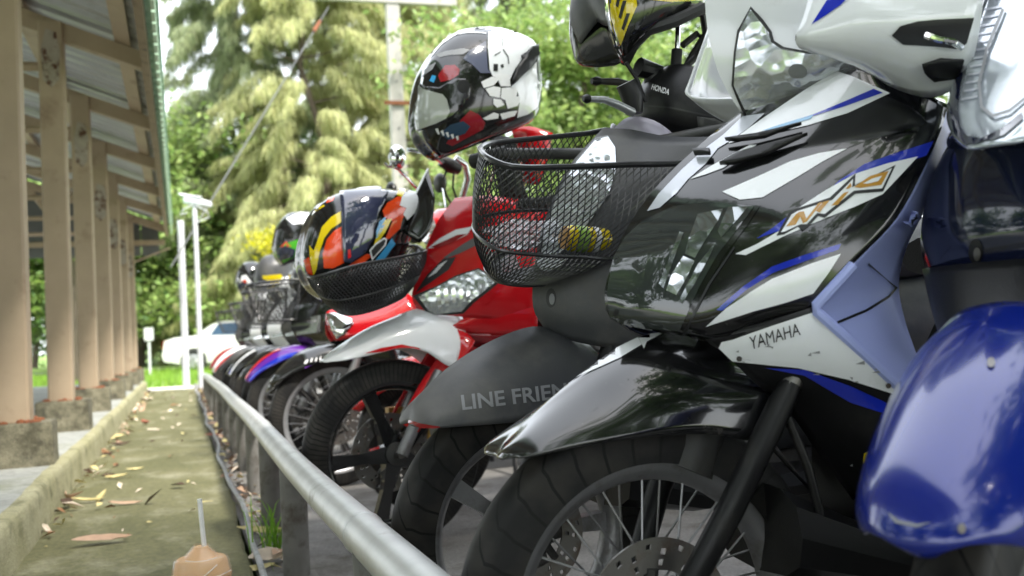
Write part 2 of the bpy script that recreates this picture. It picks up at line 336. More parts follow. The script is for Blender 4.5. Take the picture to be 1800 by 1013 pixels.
# corrugated roof sheets (ribs run down the slope)
def sheetmesh(y0,y1,dz,m,name,xe,pitch=.2,hgt=.028):
    v=[];f=[];n=0;y=y0
    prof=[]
    while y<y1-1e-6:
        for t,h in ((0,0),(.4,0),(.55,1),(.85,1)): 
            if y+t*pitch<=y1: prof.append((y+t*pitch,h*hgt))
        y+=pitch
    prof.append((y1,0))
    for yy,h in prof: v+=[L((-3.9,yy,rz(-3.9)+dz+h)),L((xe,yy,rz(xe)+dz+h))]
    for i in range(len(prof)-1): f.append((2*i,2*i+1,2*i+3,2*i+2))
    o=obj(name,v,f,m,sh,smooth=False); 
    s=o.modifiers.new('t','SOLIDIFY'); s.thickness=.003; return o
y=-1.
while y<16: 
    sheetmesh(y,min(y+1.0,16.1),.064,m_sheet,'roof_sheet',-.14); sheetmesh(y,min(y+1.0,16.1),.075,m_green,'roof_sheet',-.05); y+=1.0
# eave board and scalloped green drip edge
b=MB(); b.hexa([L((-.165,-1,2.27)),L((-.12,-1,2.26)),L((-.12,16,2.26)),L((-.165,16,2.27))],[L((-.165,-1,2.405)),L((-.12,-1,2.395)),L((-.12,16,2.395)),L((-.165,16,2.405))]); b.build('eave_board',m_wood,sh)
y=-1.
while y<16:
    b=MB(); b.box(L((-.085,y+.012,2.31)),L((-.066,y+.175,2.455))); b.build('drip_edge_tile',m_green,sh); y+=.2
# far gable: dark sheeting and truss
for i in range(14):
    x=-.25-.26*i; b=MB(); b.hexa([L((x-.25,16.0,1.98)),L((x,16.0,1.98)),L((x,16.02,1.98)),L((x-.25,16.02,1.98))],[L((x-.25,16.0,rz(x-.25)+.03)),L((x,16.0,rz(x)+.03)),L((x,16.02,rz(x)+.03)),L((x-.25,16.02,rz(x-.25)+.03))]); b.build('gable_sheet',m_dark,sh)
b=MB(); b.box(L((-3.9,15.92,2.13)),L((-.17,15.98,2.2))); b.build('gable_rail',m_cream,sh)
def bar(p,q,w,name):
    b=MB(); b.tube([L(p),L(q)],w,4); b.build(name,m_cream,sh)
for y in CYS[1:]:
    bar((-.62,y+.07,2.30),(-3.8,y+.07,2.30),.028,'tie_beam')
    for k_,x in enumerate((-1.5,-2.5)):
        bar((x,y+.07,2.31),(x-.45*(-1)**k_,y+.07,rz(x-.45*(-1)**k_)-.1),.02,'truss_web')
# loose wire bundle hanging at the gable end
bar((-.62,15.7,1.86),(-.1,15.6,2.05),.012,'cable_bundle')
# ---------------------------------------------------------------- rail
m_galv=mat('galvanised_pipe',(.62,.63,.62),rough=.42,metal=.55,var=.15,vscale=12,dirt=srgb('7d7562'),dscale=9,dlo=.6,dhi=.8,bump=.08,bscale=60)
m_post=mat('weathered_post',(.2,.195,.185),rough=.7,metal=.25,var=.25,vscale=10,dirt=srgb('4a4034'),dscale=12,dlo=.5,dhi=.7)
rl=empty('guard_rail',(.28,3.5,0),label='low galvanised pipe rail on short round posts along the row of motorbikes',cat='rail')
R0=Vector((.28,3.5,0))
def railx(y): return .268-.0015*(y-1.2)+.006*math.sin(y*.9+2.6)
def railz(y): return .303+.004*math.sin(y*1.9)-(0 if y<9 else (y-9)*.012)
cuts=[-.6,1.62,3.75,6.0,8.3,10.6,12.6]
for a,c in zip(cuts[:-1],cuts[1:]):
    n=8; b=MB(); pts=[Vector((railx(y),y,railz(y)))-R0 for y in np.linspace(a,c,n)]
    b.tube(pts,.033,20); b.build('pipe',m_galv,rl)
    if c<12: b=MB(); p=Vector((railx(c),c,railz(c)))-R0; b.tube([p-Vector((0,.008,0)),p,p+Vector((0,.008,0))],[.0335,.0352,.0335],20); b.build('weld_seam',m_galv,rl)
py=1.7
PY=[1.55,2.72,3.5,4.3,5.08,5.9,6.75,7.6,8.5,9.5,10.5,11.5,12.4]
for y in PY:
    b=MB(); x=railx(y)+.004; b.lathe([(.0,-.05),(.034,-.05),(.034,railz(y)-.012),(0,railz(y)-.012)],'z',18,Vector((x,y,0))-R0); b.build('post',m_post,rl)
    b=MB(); b.box(Vector((x-.052,y-.05,.0))-R0,Vector((x+.052,y+.05,.006))-R0); b.build('base_plate',m_post,rl)
# ================================================================ BACKGROUND
m_bark=mat('bark',srgb('5b5046'),rough=.9,var=.3,vscale=6,bump=.8,bscale=20)
m_cas=mat('casuarina_needles',srgb('b7bb86'),rough=.6,island=.4,sub=.45)  # paled, low-saturation tone carries the distant haze in the needle colour
m_cas2=mat('dark_needles',srgb('8f9b72'),rough=.6,island=.4,sub=.4)
m_leaf=mat('bright_leaves',srgb('8aa25c'),rough=.5,island=.4,sub=.45)
m_leaf2=mat('deep_leaves',srgb('5f7a48'),rough=.5,island=.4,sub=.4)
m_leafy=mat('yellow_leaves',srgb('c0bd2c'),rough=.5,island=.3,sub=.45)
def limbs(base,h,r,n,spread,m,parent,seed):
    g=np.random.default_rng(seed); b=MB(); B=Vector((0,0,0)); tops=[]
    pts=[B+Vector((g.normal()*.06*h*t,g.normal()*.06*h*t,h*t)) for t in (0,.2,.4,.6,.8,1)]
    b.tube(pts,[r*(1-.8*t) for t in (0,.2,.4,.6,.8,1)],10)
    for i in range(n):
        t=g.uniform(.25,.95); k=min(int(t*5),4); p=pts[k].lerp(pts[k+1],t*5-k); a=g.uniform(0,6.28); L_=spread*g.uniform(.5,1)*(1.15-t*.6)
        q=[p+Vector((math.cos(a)*L_*s,math.sin(a)*L_*s,L_*s*.35-L_*.1*s*s+g.normal()*.05*L_)) for s in (0,.35,.7,1)]
        rr=r*(1-.8*t)*.45; b.tube(q,[rr,rr*.7,rr*.45,rr*.15],6); tops+=q[1:]
    o=b.build('trunk',m,parent); return tops
def drooping(base,h,rad,n,m,parent,seed,w=.013,z0=.1,per=620):
    """n plumes: arching twigs that carry many short hanging needles"""
    g=np.random.default_rng(seed); ax=MB(); V=[]
    for i in range(n):
        z=z0+(1.0-z0)*g.uniform()**.9; a=g.uniform(0,6.28); r1=rad*(1.08-.62*z)*g.uniform(.45,1.05); L_=g.uniform(.8,1.5)
        o=np.array([math.cos(a),math.sin(a),0]); st=o*r1*.35+np.array([0,0,z*h]); drop=g.uniform(.7,1.7)
        t=np.linspace(0,1,7)[:,None]; axis=st+o*(r1*.75)*t+np.array([0,0,1.])*(.5*t-drop*t*t*1.25)+g.normal(0,.06,(7,3))*t
        ax.tube([Vector(p) for p in axis],[.02,.016,.012,.01,.008,.006,.004],4,caps=False)
        k=g.uniform(.12,1,per)**.75; idx=np.clip((k*6).astype(int),0,5); fr=(k*6-idx)[:,None]; p=axis[idx]*(1-fr)+axis[idx+1]*fr
        wid=(.32*np.sin(np.pi*np.clip(k,.05,.97))+.07)[:,None]; d=g.normal(0,1,(per,3)); d/=np.linalg.norm(d,axis=1,keepdims=True)
        p=p+d*wid*g.uniform(.1,1,(per,1))*[1,1,.6]; ln=g.uniform(.12,.38,per)[:,None]
        dirn=d*.55+np.array([0,0,-1.])+o*.25; dirn/=np.linalg.norm(dirn,axis=1,keepdims=True)
        q=p+dirn*ln+np.array([0,0,-1.])*ln*.25; b=g.uniform(0,math.pi,per); e=np.stack([np.cos(b),np.sin(b),0*b],1)*w*g.uniform(.6,1.5,(per,1))
        V.append(np.stack([p-e,p+e,q+e*.4,q-e*.4],1))
    v=np.concatenate(V).reshape(-1,3); bulk('crown',v,np.arange(len(v)//4)[:,None]*4+[0,1,2,3],m,parent)
    tag(ax.build('twigs',m_bark,parent),kind='stuff')
def leafy(parent,centers,n,m,seed,size=.09,spread=(.7,.7,.3)):
    g=np.random.default_rng(seed); cs=np.array(centers); k=g.integers(0,len(cs),n); c=cs[k]+g.normal(0,1,(n,3))*np.array(spread)
    nrm=g.normal(0,1,(n,3)); nrm[:,2]=np.abs(nrm[:,2])+.5; nrm/=np.linalg.norm(nrm,axis=1,keepdims=True)
    t=np.cross(nrm,g.normal(0,1,(n,3))); t/=np.linalg.norm(t,axis=1,keepdims=True)+1e-6; b=np.cross(nrm,t)
    s=(size*g.uniform(.55,1.4,n))[:,None]
    v=np.stack([c-t*s,c+b*s*.45+nrm*s*.1,c+t*s,c-b*s*.45+nrm*s*.1],1).reshape(-1,3)
    bulk('crown',v,np.arange(n)[:,None]*4+[0,1,2,3],m,parent)
def casuarina(loc,h,rad,n,m,seed,label,z0=.1,**k):
    t=empty('casuarina_tree',loc,label=label,cat='tree',group='trees behind the motorbikes')
    limbs(None,h,.2,14,rad*.9,m_bark,t,seed); drooping(None,h,rad,n,m,t,seed,z0=z0,**k); return t
def broad(loc,h,rad,n,m,seed,label,layers=14,size=.1,z0=.3,name='broadleaf_tree',spread=None,group='trees behind the motorbikes'):
    t=empty(name,loc,label=label,cat='tree',group=group); g=np.random.default_rng(seed)
    tops=limbs(None,h*.9,.17,16,rad*.85,m_bark,t,seed); cs=[tuple(q) for q in tops if q.z>h*z0]
    for i in range(layers*4):
        z=g.uniform(z0,1); a=g.uniform(0,6.28); r_=rad*math.sqrt(g.uniform(0.05,1))*(1.1-.5*abs(z-.5)); cs.append((r_*math.cos(a),r_*math.sin(a),z*h))
    leafy(t,cs,n,m,seed,size,spread or (rad*.16,rad*.16,rad*.07)); return t
def gp(px,Y,z=-.12): p=ony(px,600,Y); return (p.x,Y,z)
casuarina(gp(425,40),17,4.8,150,m_cas2,1,'dark drooping casuarina tree behind the camera pole')
casuarina(gp(560,37),18,4.4,230,m_cas,2,'tall pale casuarina tree with weeping yellow green foliage left of the utility pole')
casuarina(gp(740,39),18,4.8,220,m_cas,3,'pale casuarina tree behind the concrete utility pole')
casuarina(gp(640,48),20,6.5,210,m_cas2,4,'far dark casuarina tree filling the gap behind the pale ones',w=.022)
casuarina(gp(900,43),18,5.4,150,m_cas2,5,'dark casuarina tree behind the white and black helmet',w=.018)
casuarina(gp(350,42),10,2.8,60,m_cas,6,'low casuarina tree behind the white car',z0=.05)
broad(gp(1010,19),7.5,3.0,26000,m_leaf,11,'bright green layered broadleaf tree right of the upper helmet',size=.085,z0=.12)
broad(gp(1180,22),9,3.2,22000,m_leaf2,12,'darker broadleaf tree behind the handlebars',size=.1,z0=.1)
broad(gp(1420,20),9,3.6,7000,m_leaf2,13,'broadleaf tree standing behind the black and white scooter',size=.11,z0=.1)
broad(gp(1750,19),9,3.6,6000,m_leaf,14,'broadleaf tree behind the blue scooter',size=.11,z0=.1)
broad(gp(522,18),2.75,.75,3200,m_leafy,15,'small yellow leaved shrub behind the green helmet',size=.05,z0=.3,name='shrub')
broad(gp(245,40),9,5,26000,m_leaf,16,'sunny broadleaf tree beyond the lawn at the end of the path',size=.13,z0=.16)
broad(gp(120,38),8,5,24000,m_leaf,17,'bright green broadleaf tree seen between the shelter columns',size=.13,z0=.2)
broad(gp(-40,36),8,5,14000,m_leaf2,18,'broadleaf tree at the left edge behind the first column',size=.13,z0=.16)
broad(gp(330,52),10,6,22000,m_leaf2,19,'dark broadleaf tree far behind the white car',size=.16,z0=.05)
broad(gp(60,60),11,8,26000,m_leaf2,20,'distant dark green tree behind the lawn',size=.2,z0=.03)
broad(gp(480,44),9,6,20000,m_leaf2,21,'dark broadleaf tree low behind the casuarinas',size=.16,z0=.03)
broad(gp(820,46),6,6,14000,m_leaf2,22,'dark broadleaf tree behind the row of motorbikes',size=.17,z0=.03)
broad(gp(1250,40),11,7,20000,m_leaf2,23,'tall dark broadleaf tree far behind the handlebars',size=.18,z0=.03)
# dark trunk between the columns
tk=empty('tree_trunk',gp(136,24),label='dark slim tree trunk standing between the shelter columns',cat='tree'); b=MB(); b.tube([(0,0,0),(.02,0,1.2),(-.06,0,2.4),(.05,0,3.6)],[.17,.15,.14,.1],10); b.build('trunk',m_bark,tk)
leafy(tk,[(0,0,3.6),(.4,.3,3.9),(-.5,.2,4.1),(.6,-.3,3.4),(0,.3,4.5)],3000,m_leaf,31,.09,(.5,.5,.35))
# hanging palm fronds
pt=empty('palm',gp(392,36.5),label='palm with hanging fronds beside the camera pole',cat='palm'); b=MB(); b.tube([(0,0,0),(0,0,1.5)],[.1,.08],8); b.build('trunk',m_bark,pt)
g=np.random.default_rng(5)
for i in range(9):
    a=i*.7; b=MB(); n=9
    for j in range(n):
        s=j/(n-1); p=Vector((math.cos(a)*1.1*s,math.sin(a)*1.1*s,1.5+.5*s-1.3*s*s)); 
        for sd in (-1,1):
            e=Vector((-math.sin(a),math.cos(a),0))*sd; b.add([p,p+e*.02+Vector((0,0,.01)),p+e*.26+Vector((math.cos(a)*.1,math.sin(a)*.1,-.22))],[(0,1,2)])
    b.build('frond',m_leaf,pt)
# ---------------------------------------------------------------- poles
m_wp=mat('white_post_paint',(.58,.59,.62),rough=.5,var=.1,vscale=5,dirt=(.3,.26,.2),dscale=6,dlo=.58,dhi=.8); m_cp=mat('concrete_pole',srgb('a9a5a0'),rough=.85,var=.12,vscale=6,bump=.3,bscale=40,dirt=srgb('6b655e'),dscale=6,dlo=.6,dhi=.8)
p=onz(328,684,-.02); wp=empty('lamp_post',p,label='plain white post rising past the roof edge at the end of the path',cat='post')
hpole=ony(314,388,p.y).z+.02; b=MB(); b.lathe([(.0,0),(.05,0),(.048,hpole),(0,hpole)],'z',16); b.build('pole',m_wp,wp); b=MB(); b.lathe([(0,0),(.09,0),(.09,.012),(.055,.03)],'z',16); b.build('base',m_wp,wp)
P=onz(354,684,0); cp=empty('camera_pole',P,label='slim white pole carrying a security camera on its top',cat='pole')
top=ony(338,372,P.y).z
b=MB(); b.lathe([(0,0),(.036,0),(.033,top),(0,top)],'z',16); b.build('pole',m_wp,cp)
sc=empty('security_camera',(P.x,P.y,top),label='white box security camera on the slim pole',cat='camera')
def sq(u,hw,hh,zc,rx=.25):   # rounded box section at u along X
    r_=min(hw,hh)*.5; out=[]
    for i,(sx,sz) in enumerate(((1,1),(-1,1),(-1,-1),(1,-1))):
        for k in range(3):
            a=math.pi/2*i+math.pi/4*k; out.append(Vector((u,sx*(hw-r_)+r_*math.cos(a),zc+sz*(hh-r_)+r_*math.sin(a))))
    return out
b=MB(); b.loft([sq(-.15,.05,.05,.185),sq(-.13,.058,.062,.18),sq(.05,.055,.055,.14),sq(.22,.045,.04,.095),sq(.24,.03,.025,.09)]); b.build('housing',m_wp,sc)
b=MB(); b.hexa([Vector((-.18,-.075,.235)),Vector((.1,-.075,.19)),Vector((.1,.075,.19)),Vector((-.18,.075,.235))],[Vector((-.22,-.06,.262)),Vector((.1,-.06,.205)),Vector((.1,.06,.205)),Vector((-.22,.06,.262))]); b.build('sun_hood',m_wp,sc)
b=MB(); b.lathe([(0,.0),(.03,.0),(.022,.05),(.03,.11),(0,.12)],'z',12); b.build('bracket',m_wp,sc)
b=MB(); b.tube([(.0,-.03,.1),(-.15,-.05,.03),(-.2,-.04,-.05),(-.1,-.03,-.02)],.008,6); b.tube([(.02,-.03,.08),(.16,-.05,.0),(.2,-.04,-.09),(.02,-.035,-.16)],.008,6); b.build('cable',m_wp,sc)
# concrete utility pole with crossarm
p0=ony(716,600,19.0); up=empty('utility_pole',(p0.x,19.0,-.12),label='grey concrete utility pole with a crossarm and a rusty band',cat='utility pole')
b=MB(); 
def pz(py): return ony(700,py,19.0).z+.12
b.loft([[Vector((sx*w,sy*w*.8,z)) for sx,sy in ((-1,-1),(1,-1),(1,1),(-1,1))] for z,w in ((0,.145),(9,.11))]); b.build('shaft',m_cp,up,smooth=False)
zc=pz(3); b=MB(); b.box((-1.5,-.12,zc-.06),(1.25,-.0,zc+.09)); b.build('crossarm',m_cp,up,smooth=False)
zc=pz(184); b=MB(); b.box((-.26,-.16,zc-.035),(.26,-.125,zc+.035)); b.build('steel_band',m_rust,up,smooth=False)
for zz in np.arange(2.4,6.,.45): 
    b=MB(); b.lathe([(0,-.005),(.02,-.005),(.02,.012),(0,.012)],'y',8,(0,-.115,zz)); b.build('bolt_hole',m_dark,up)
a=ony(578,12,19.0); c=ony(552,62,18.6); d=ony(300,470,14.8)
gw=empty('guy_wire',d,label='grey guy wire slanting down from the crossarm to the left',cat='wire')
b=MB(); b.tube([a-Vector(d),d-Vector(d)],.010,8); b.build('strand',m_dark,gw)
b=MB(); b.tube([(a.lerp(d,.075))-Vector(d),(a.lerp(d,.125))-Vector(d)],[.03,.04],8); b.build('insulator',m_rust,gw)
# roadside sign by the lawn
sp=gp(262,30); sg=empty('road_sign',sp,label='small pale sign board on a post at the edge of the lawn',cat='sign')
b=MB(); b.box((-.03,-.02,0),(.03,.02,1.1)); b.build('post',m_wp,sg); b=MB(); b.box((-.12,-.05,.95),(.12,-.03,1.3)); b.build('board',m_wp,sg)
# ---------------------------------------------------------------- white car
m_carw=paint('car_white','d6d6d4',0); m_cglass=mat('car_window',(.05,.09,.16),rough=.05,coat=.6)
cy=32.; x0=ony(284,610,cy).x; car=empty('parked_car',(x0+2.2,cy,-.12),label='white sedan with red tail lights parked beyond the lawn',cat='car')
# side profile (x from tail), lower body and greenhouse as lofts across width
def prof_body(y,ins):
    P_=[(.05,.32),(.0,.5),(.03,.62),(.08,.92),(.35,1.0),(.75,1.03),(1.4,1.02),(3.1,.98),(3.9,.86),(4.3,.72),(4.42,.5),(4.38,.3),(3.9,.22),(.5,.22)]
    return [Vector((x-2.2+(ins*.8 if x<.5 else -ins*.8 if x>4 else 0),y,z-ins*.5*(z>.8)+ins*.3*(z<.4))) for x,z in P_]
b=MB(); b.loft([prof_body(y,i) for y,i in ((-.86,.1),(-.85,.02),(-.7,-.0),(.7,0),(.85,.02),(.86,.1))]); b.build('body',m_carw,car,sharp=35)
def prof_top(y,k): 
    P_=[(.85,1.0),(1.45,1.36),(1.75,1.43),(2.5,1.45),(2.9,1.38),(3.55,.97)]
    return [Vector(((x-2.2)+(2.2-x)*k*.04,y,z-.03*k)) for x,z in P_]
b=MB(); b.loft([prof_top(y,k) for y,k in ((-.76,1),(-.6,0),(.6,0),(.76,1))]); b.build('cabin',m_carw,car,sharp=30)
for s in (-1,1):
    for (xa,xb,xc,xd) in ((1.35,1.62,2.15,2.15),(2.22,2.22,2.72,3.2)):
        b=MB(); yy=s*.775; b.add([Vector((xa-2.2,yy+s*.02,1.02)),Vector((xd-2.2,yy+s*.02,1.02)),Vector((xc-2.2,yy-s*.0,1.37)),Vector((xb-2.2,yy-s*.0,1.37))],[(0,1,2,3)]); b.build('side_window',m_cglass,car,smooth=False)
    b=MB(); b.hexa([Vector((-2.19,s*.5,.68)),Vector((-1.95,s*.875,.68)),Vector((-1.95,s*.84,.68)),Vector((-2.14,s*.5,.68))],[Vector((-2.15,s*.5,.93)),Vector((-2.06,s*.865,.93)),Vector((-2.05,s*.83,.93)),Vector((-2.1,s*.5,.93))]); b.build('tail_light',M['redlens'],car,smooth=False)
    for xw in (.88,3.55):
        b=MB(); b.lathe([(.2,-.09),(.29,-.1),(.32,-.06),(.32,.06),(.29,.1),(.2,.09)],'y',24,(xw-2.2,s*.8,.31)); wl=b.build('wheel',M['rubber'],car)
        b=MB(); b.lathe([(0,s*.1),(.06,s*.105),(.2,s*.085),(.205,s*.05)],'y',20,(xw-2.2,s*.8,.31)); 
        for q in range(7):
            aa=q*.9; b.tube([(xw-2.2+.05*math.cos(aa),s*.91,.31+.05*math.sin(aa)),(xw-2.2+.19*math.cos(aa),s*.9,.31+.19*math.sin(aa))],.022,5)
        b.build('hubcap',M['silver'],car)
        b=MB(); b.lathe([(.33,s*.067),(.37,s*.067)],'y',24,(xw-2.2,s*.8,.31)); b.build('wheel_arch',M['black_plastic'],car)

# trees standing behind and beside the photographer: they shade the row and show in the glossy paint
for i,(x,y,h,rd) in enumerate(((5.2,-4.2,12,5.),(9.5,1.5,11,4.2),(-4.5,-15,9,3.6),(4,-13,11,4.6),(11,-7,11,4.6),(12.5,8,10,4.4),(-7,-8,9,4))):
    broad((x,y,0),h,rd,3200,m_leaf2,50+i,['spreading shade tree close behind the camera on the right','shade tree beside the parking ground','tree behind the camera on the path side','tree directly behind the camera','far shade tree behind the blue scooter','shade tree at the far right of the parking ground','tree behind the shelter'][i],size=.36,z0=.38,group='trees around the parking ground')
for i,(x,y,h,rd) in enumerate(((-11,-2,8,3.6),(-12,5,8,3.8),(-12.5,13,9,4))):
    broad((x,y,0),h,rd,4200,m_leaf2,70+i,['tree beyond the shelter near the camera','tree beyond the middle of the shelter','tree beyond the far end of the shelter'][i],size=.3,z0=.08,group='trees around the parking ground')
# ================================================================ MOTORBIKE TOOLS
def tyre_mat(name,N,K,wd=.16):
    m=mat(name,(.02,.02,.021),rough=.58,spec=.3); n=m.node_tree.nodes; l=m.node_tree.links; b=n['Principled BSDF']
    tc=n.new('ShaderNodeTexCoord'); sx=n.new('ShaderNodeSeparateXYZ'); l.new(tc.outputs['Object'],sx.inputs[0])
    def mth(op,a,b_=None):
        t=n.new('ShaderNodeMath'); t.operation=op
        for i,q in enumerate((a,b_)):
            if q is None: continue
            if isinstance(q,(int,float)): t.inputs[i].default_value=q
            else: l.new(q,t.inputs[i])
        return t.outputs[0]
    ang=mth('ARCTAN2',sx.outputs[2],sx.outputs[0]); ay=mth('ABSOLUTE',sx.outputs[1])
    ph=mth('FRACT',mth('ADD',mth('MULTIPLY',ang,N/6.28318),mth('MULTIPLY',ay,K)))
    g=mth('LESS_THAN',ph,wd); rad=mth('SQRT',mth('ADD',mth('POWER',sx.outputs[0],2),mth('POWER',sx.outputs[2],2)))
    g=mth('MULTIPLY',g,mth('GREATER_THAN',ay,.006)); 
    nz=n.new('ShaderNodeTexNoise'); nz.inputs['Scale'].default_value=14; nz.inputs['Detail'].default_value=8; l.new(tc.outputs['Object'],nz.inputs[0])
    r1=n.new('ShaderNodeValToRGB'); e=r1.color_ramp.elements; e[0].position=.42; e[0].color=(.009,.009,.0095,1); e[1].position=.75; e[1].color=(.042,.038,.033,1); l.new(nz.outputs[0],r1.inputs[0])
    mg=n.new('ShaderNodeMix'); mg.data_type='RGBA'; l.new(g,mg.inputs[0]); l.new(r1.outputs[0],mg.inputs[6]); mg.inputs[7].default_value=(.003,.003,.003,1); l.new(mg.outputs[2],b.inputs['Base Color'])
    bp=n.new('ShaderNodeBump'); bp.invert=True; bp.inputs['Strength'].default_value=1; bp.inputs['Distance'].default_value=.0025; l.new(g,bp.inputs['Height']); l.new(bp.outputs[0],b.inputs['Normal'])
    return m
M['tyreA']=tyre_mat('tyre_diagonal_tread',34,38,.11); M['tyreB']=tyre_mat('tyre_block_tread',110,55,.25)
class Bike:
    def __init__(s,name,X,Y,a,label,cat='scooter',group='motorbikes parked in a row'):
        s.e=empty(name,(X,Y,0),math.pi+math.radians(a),label=label,cat=cat,group=group)
        s.W=Matrix.Translation((X,Y,0))@Matrix.Rotation(math.pi+math.radians(a),4,'Z'); s.I=s.W.inverted(); s.o=s.I@EYE
    def dir(s,px,py): return (s.I.to_3x3()@ray(px,py)).normalized()
    def at(s,px,py,v=0): d=s.dir(px,py); return s.o+d*((v-s.o.y)/d.y)
    def px(s,p): return proj(s.W@Vector(p))
    def obj(s,name,v,f,m,parent=None,**k): return obj(name,v,f,m,parent or s.e,**k)
    def grid(s,rows,sub=4):
        R=[cr([tuple(s.at(*p)) for p in r_],sub) for r_ in rows]
        return [list(q) for q in zip(*[cr(c,sub) for c in zip(*R)])]
    def panel(s,name,rows,m,sub=4,thick=.004,mirror=True,parent=None,local=False,sharp=50):
        G=s.grid(rows,sub) if not local else rows if sub==1 else [list(q) for q in zip(*[cr(c,sub) for c in zip(*[cr(r_,sub) for r_ in rows])])]
        nr,nc=len(G),len(G[0]); v=[Vector(p) for r_ in G for p in r_]; f=[]
        for i in range(nr-1):
            for j in range(nc-1): f.append((i*nc+j,i*nc+j+1,(i+1)*nc+j+1,(i+1)*nc+j))
        # orient outwards (towards the camera side)
        ns=Vector((0,0,0))
        for q in f: ns+=(v[q[1]]-v[q[0]]).cross(v[q[2]]-v[q[0]])
        if ns.dot(s.o-v[len(v)//2])<0: f=[tuple(reversed(q)) for q in f]
        bv=BVHTree.FromPolygons(v,f)
        sep=mirror and min(abs(p.y) for p in v)>.01
        if sep: v0,f0=list(v),list(f)
        if mirror and not sep:
            n=len(v); v=v+[Vector((p.x,-p.y,p.z)) for p in v]; f=f+[tuple(reversed([i+n for i in q])) for q in f]
        bm=bmesh.new(); vs=[bm.verts.new(p) for p in v]
        for q in f:
            try: bm.faces.new([vs[i] for i in q])
            except ValueError: pass
        bmesh.ops.remove_doubles(bm,verts=bm.verts,dist=.0006); bmesh.ops.dissolve_degenerate(bm,dist=.0002,edges=bm.edges)
        me=bpy.data.meshes.new(name); bm.to_mesh(me); bm.free(); me.materials.append(m)
        me.polygons.foreach_set('use_smooth',[True]*len(me.polygons)); me.set_sharp_from_angle(angle=math.radians(sharp))
        o=bpy.data.objects.new(name,me); C.objects.link(o); o.parent=parent or s.e
        if thick: md=o.modifiers.new('thickness','SOLIDIFY'); md.thickness=thick; md.offset=-1
        if sep:
            o2=obj(name,[Vector((p.x,-p.y,p.z)) for p in v0],[tuple(reversed(q)) for q in f0],m,parent or s.e,sharp=sharp)
            if thick: md=o2.modifiers.new('thickness','SOLIDIFY'); md.thickness=thick; md.offset=-1
        return o,bv
    def decal(s,name,polys,bv,m,parent,off=.0012,step=14,mirror=False,mesh=None,thick=0):
        """polys: list of photo-pixel outlines laid as a thin film on a panel"""
        bm=bmesh.new()
        if mesh:
            vs=[bm.verts.new((x,y,0)) for x,y in mesh[0]]
            for q in mesh[1]:
                try: bm.faces.new([vs[i] for i in q])
                except ValueError: pass
        else:
            for pl in polys:
                vs=[bm.verts.new((x,y,0)) for x,y in pl]
                for t3 in tessellate_polygon([[Vector((x,y,0)) for x,y in pl]]): 
                    try: bm.faces.new([vs[i] for i in t3])
                    except ValueError: pass
        bmesh.ops.triangulate(bm,faces=bm.faces)
        xs=[v.co.x for v in bm.verts]; ys=[v.co.y for v in bm.verts]
        for lo,hi,nrm in ((min(xs),max(xs),(1,0,0)),(min(ys),max(ys),(0,1,0))):
            t=lo+step
            while t<hi:
                bmesh.ops.bisect_plane(bm,geom=bm.verts[:]+bm.edges[:]+bm.faces[:],plane_co=Vector(nrm)*t,plane_no=nrm); t+=step
        last=None; miss=[]
        for v in bm.verts:
            d=s.dir(v.co.x,v.co.y); h=bv.ray_cast(s.o,d)
            if h[0] is None: miss.append((v,d)); continue
            nn=h[1] if h[1].dot(d)<0 else -h[1]; last=h[3]; v.co=h[0]+nn*off
        for v,d in miss:
            g=s.o+d*(last or 1.5); h=bv.find_nearest(g); nn=h[1] if h[1].dot(d)<0 else -h[1]; v.co=h[0]+nn*off
        bmesh.ops.recalc_face_normals(bm,faces=bm.faces)
        for q in bm.faces:
            if q.normal.dot(q.calc_center_median()-s.o)>0: q.normal_flip()
        if mirror:
            dd=bmesh.ops.duplicate(bm,geom=bm.faces[:]+bm.verts[:]+bm.edges[:])['geom']
            for g in dd:
                if isinstance(g,bmesh.types.BMVert): g.co.y*=-1
            bmesh.ops.reverse_faces(bm,faces=[g for g in dd if isinstance(g,bmesh.types.BMFace)])
        me=bpy.data.meshes.new(name); bm.to_mesh(me); bm.free(); me.materials.append(m); me.polygons.foreach_set('use_smooth',[True]*len(me.polygons))
        o=bpy.data.objects.new(name,me); C.objects.link(o); o.parent=parent
        if thick: md=o.modifiers.new('thickness','SOLIDIFY'); md.thickness=thick; md.offset=1
        return o
    def text(s,name,txt,p0,p1,h,bv,m,parent,shear=0,off=.002,bold=.0,step=10,up=None):
        """baseline from pixel p0 to p1, cap height h pixels"""
        cu=bpy.data.curves.new('t','FONT'); cu.body=txt; cu.offset=bold; cu.resolution_u=3
        to=bpy.data.objects.new('t',cu); me=to.to_mesh(); vs=[(v.co.x,v.co.y) for v in me.vertices]; fs=[tuple(q.vertices) for q in me.polygons]
        x0=min(v[0] for v in vs); x1=max(v[0] for v in vs); y0=min(v[1] for v in vs); y1=max(v[1] for v in vs); to.to_mesh_clear(); bpy.data.objects.remove(to); bpy.data.curves.remove(cu)
        ex=((p1[0]-p0[0])/(x1-x0),(p1[1]-p0[1])/(x1-x0)); ln=math.hypot(*ex); k=h/(y1-y0)
        ey=(ex[1]/ln*k+shear*ex[0]/ln*k,-ex[0]/ln*k+shear*ex[1]/ln*k) if up is None else (up[0]*k,up[1]*k)
        P=[(p0[0]+(x-x0)*ex[0]+(y-y0)*ey[0],p0[1]+(x-x0)*ex[1]+(y-y0)*ey[1]) for x,y in vs]
        return s.decal(name,None,bv,m,parent,off,step,mesh=(P,fs))
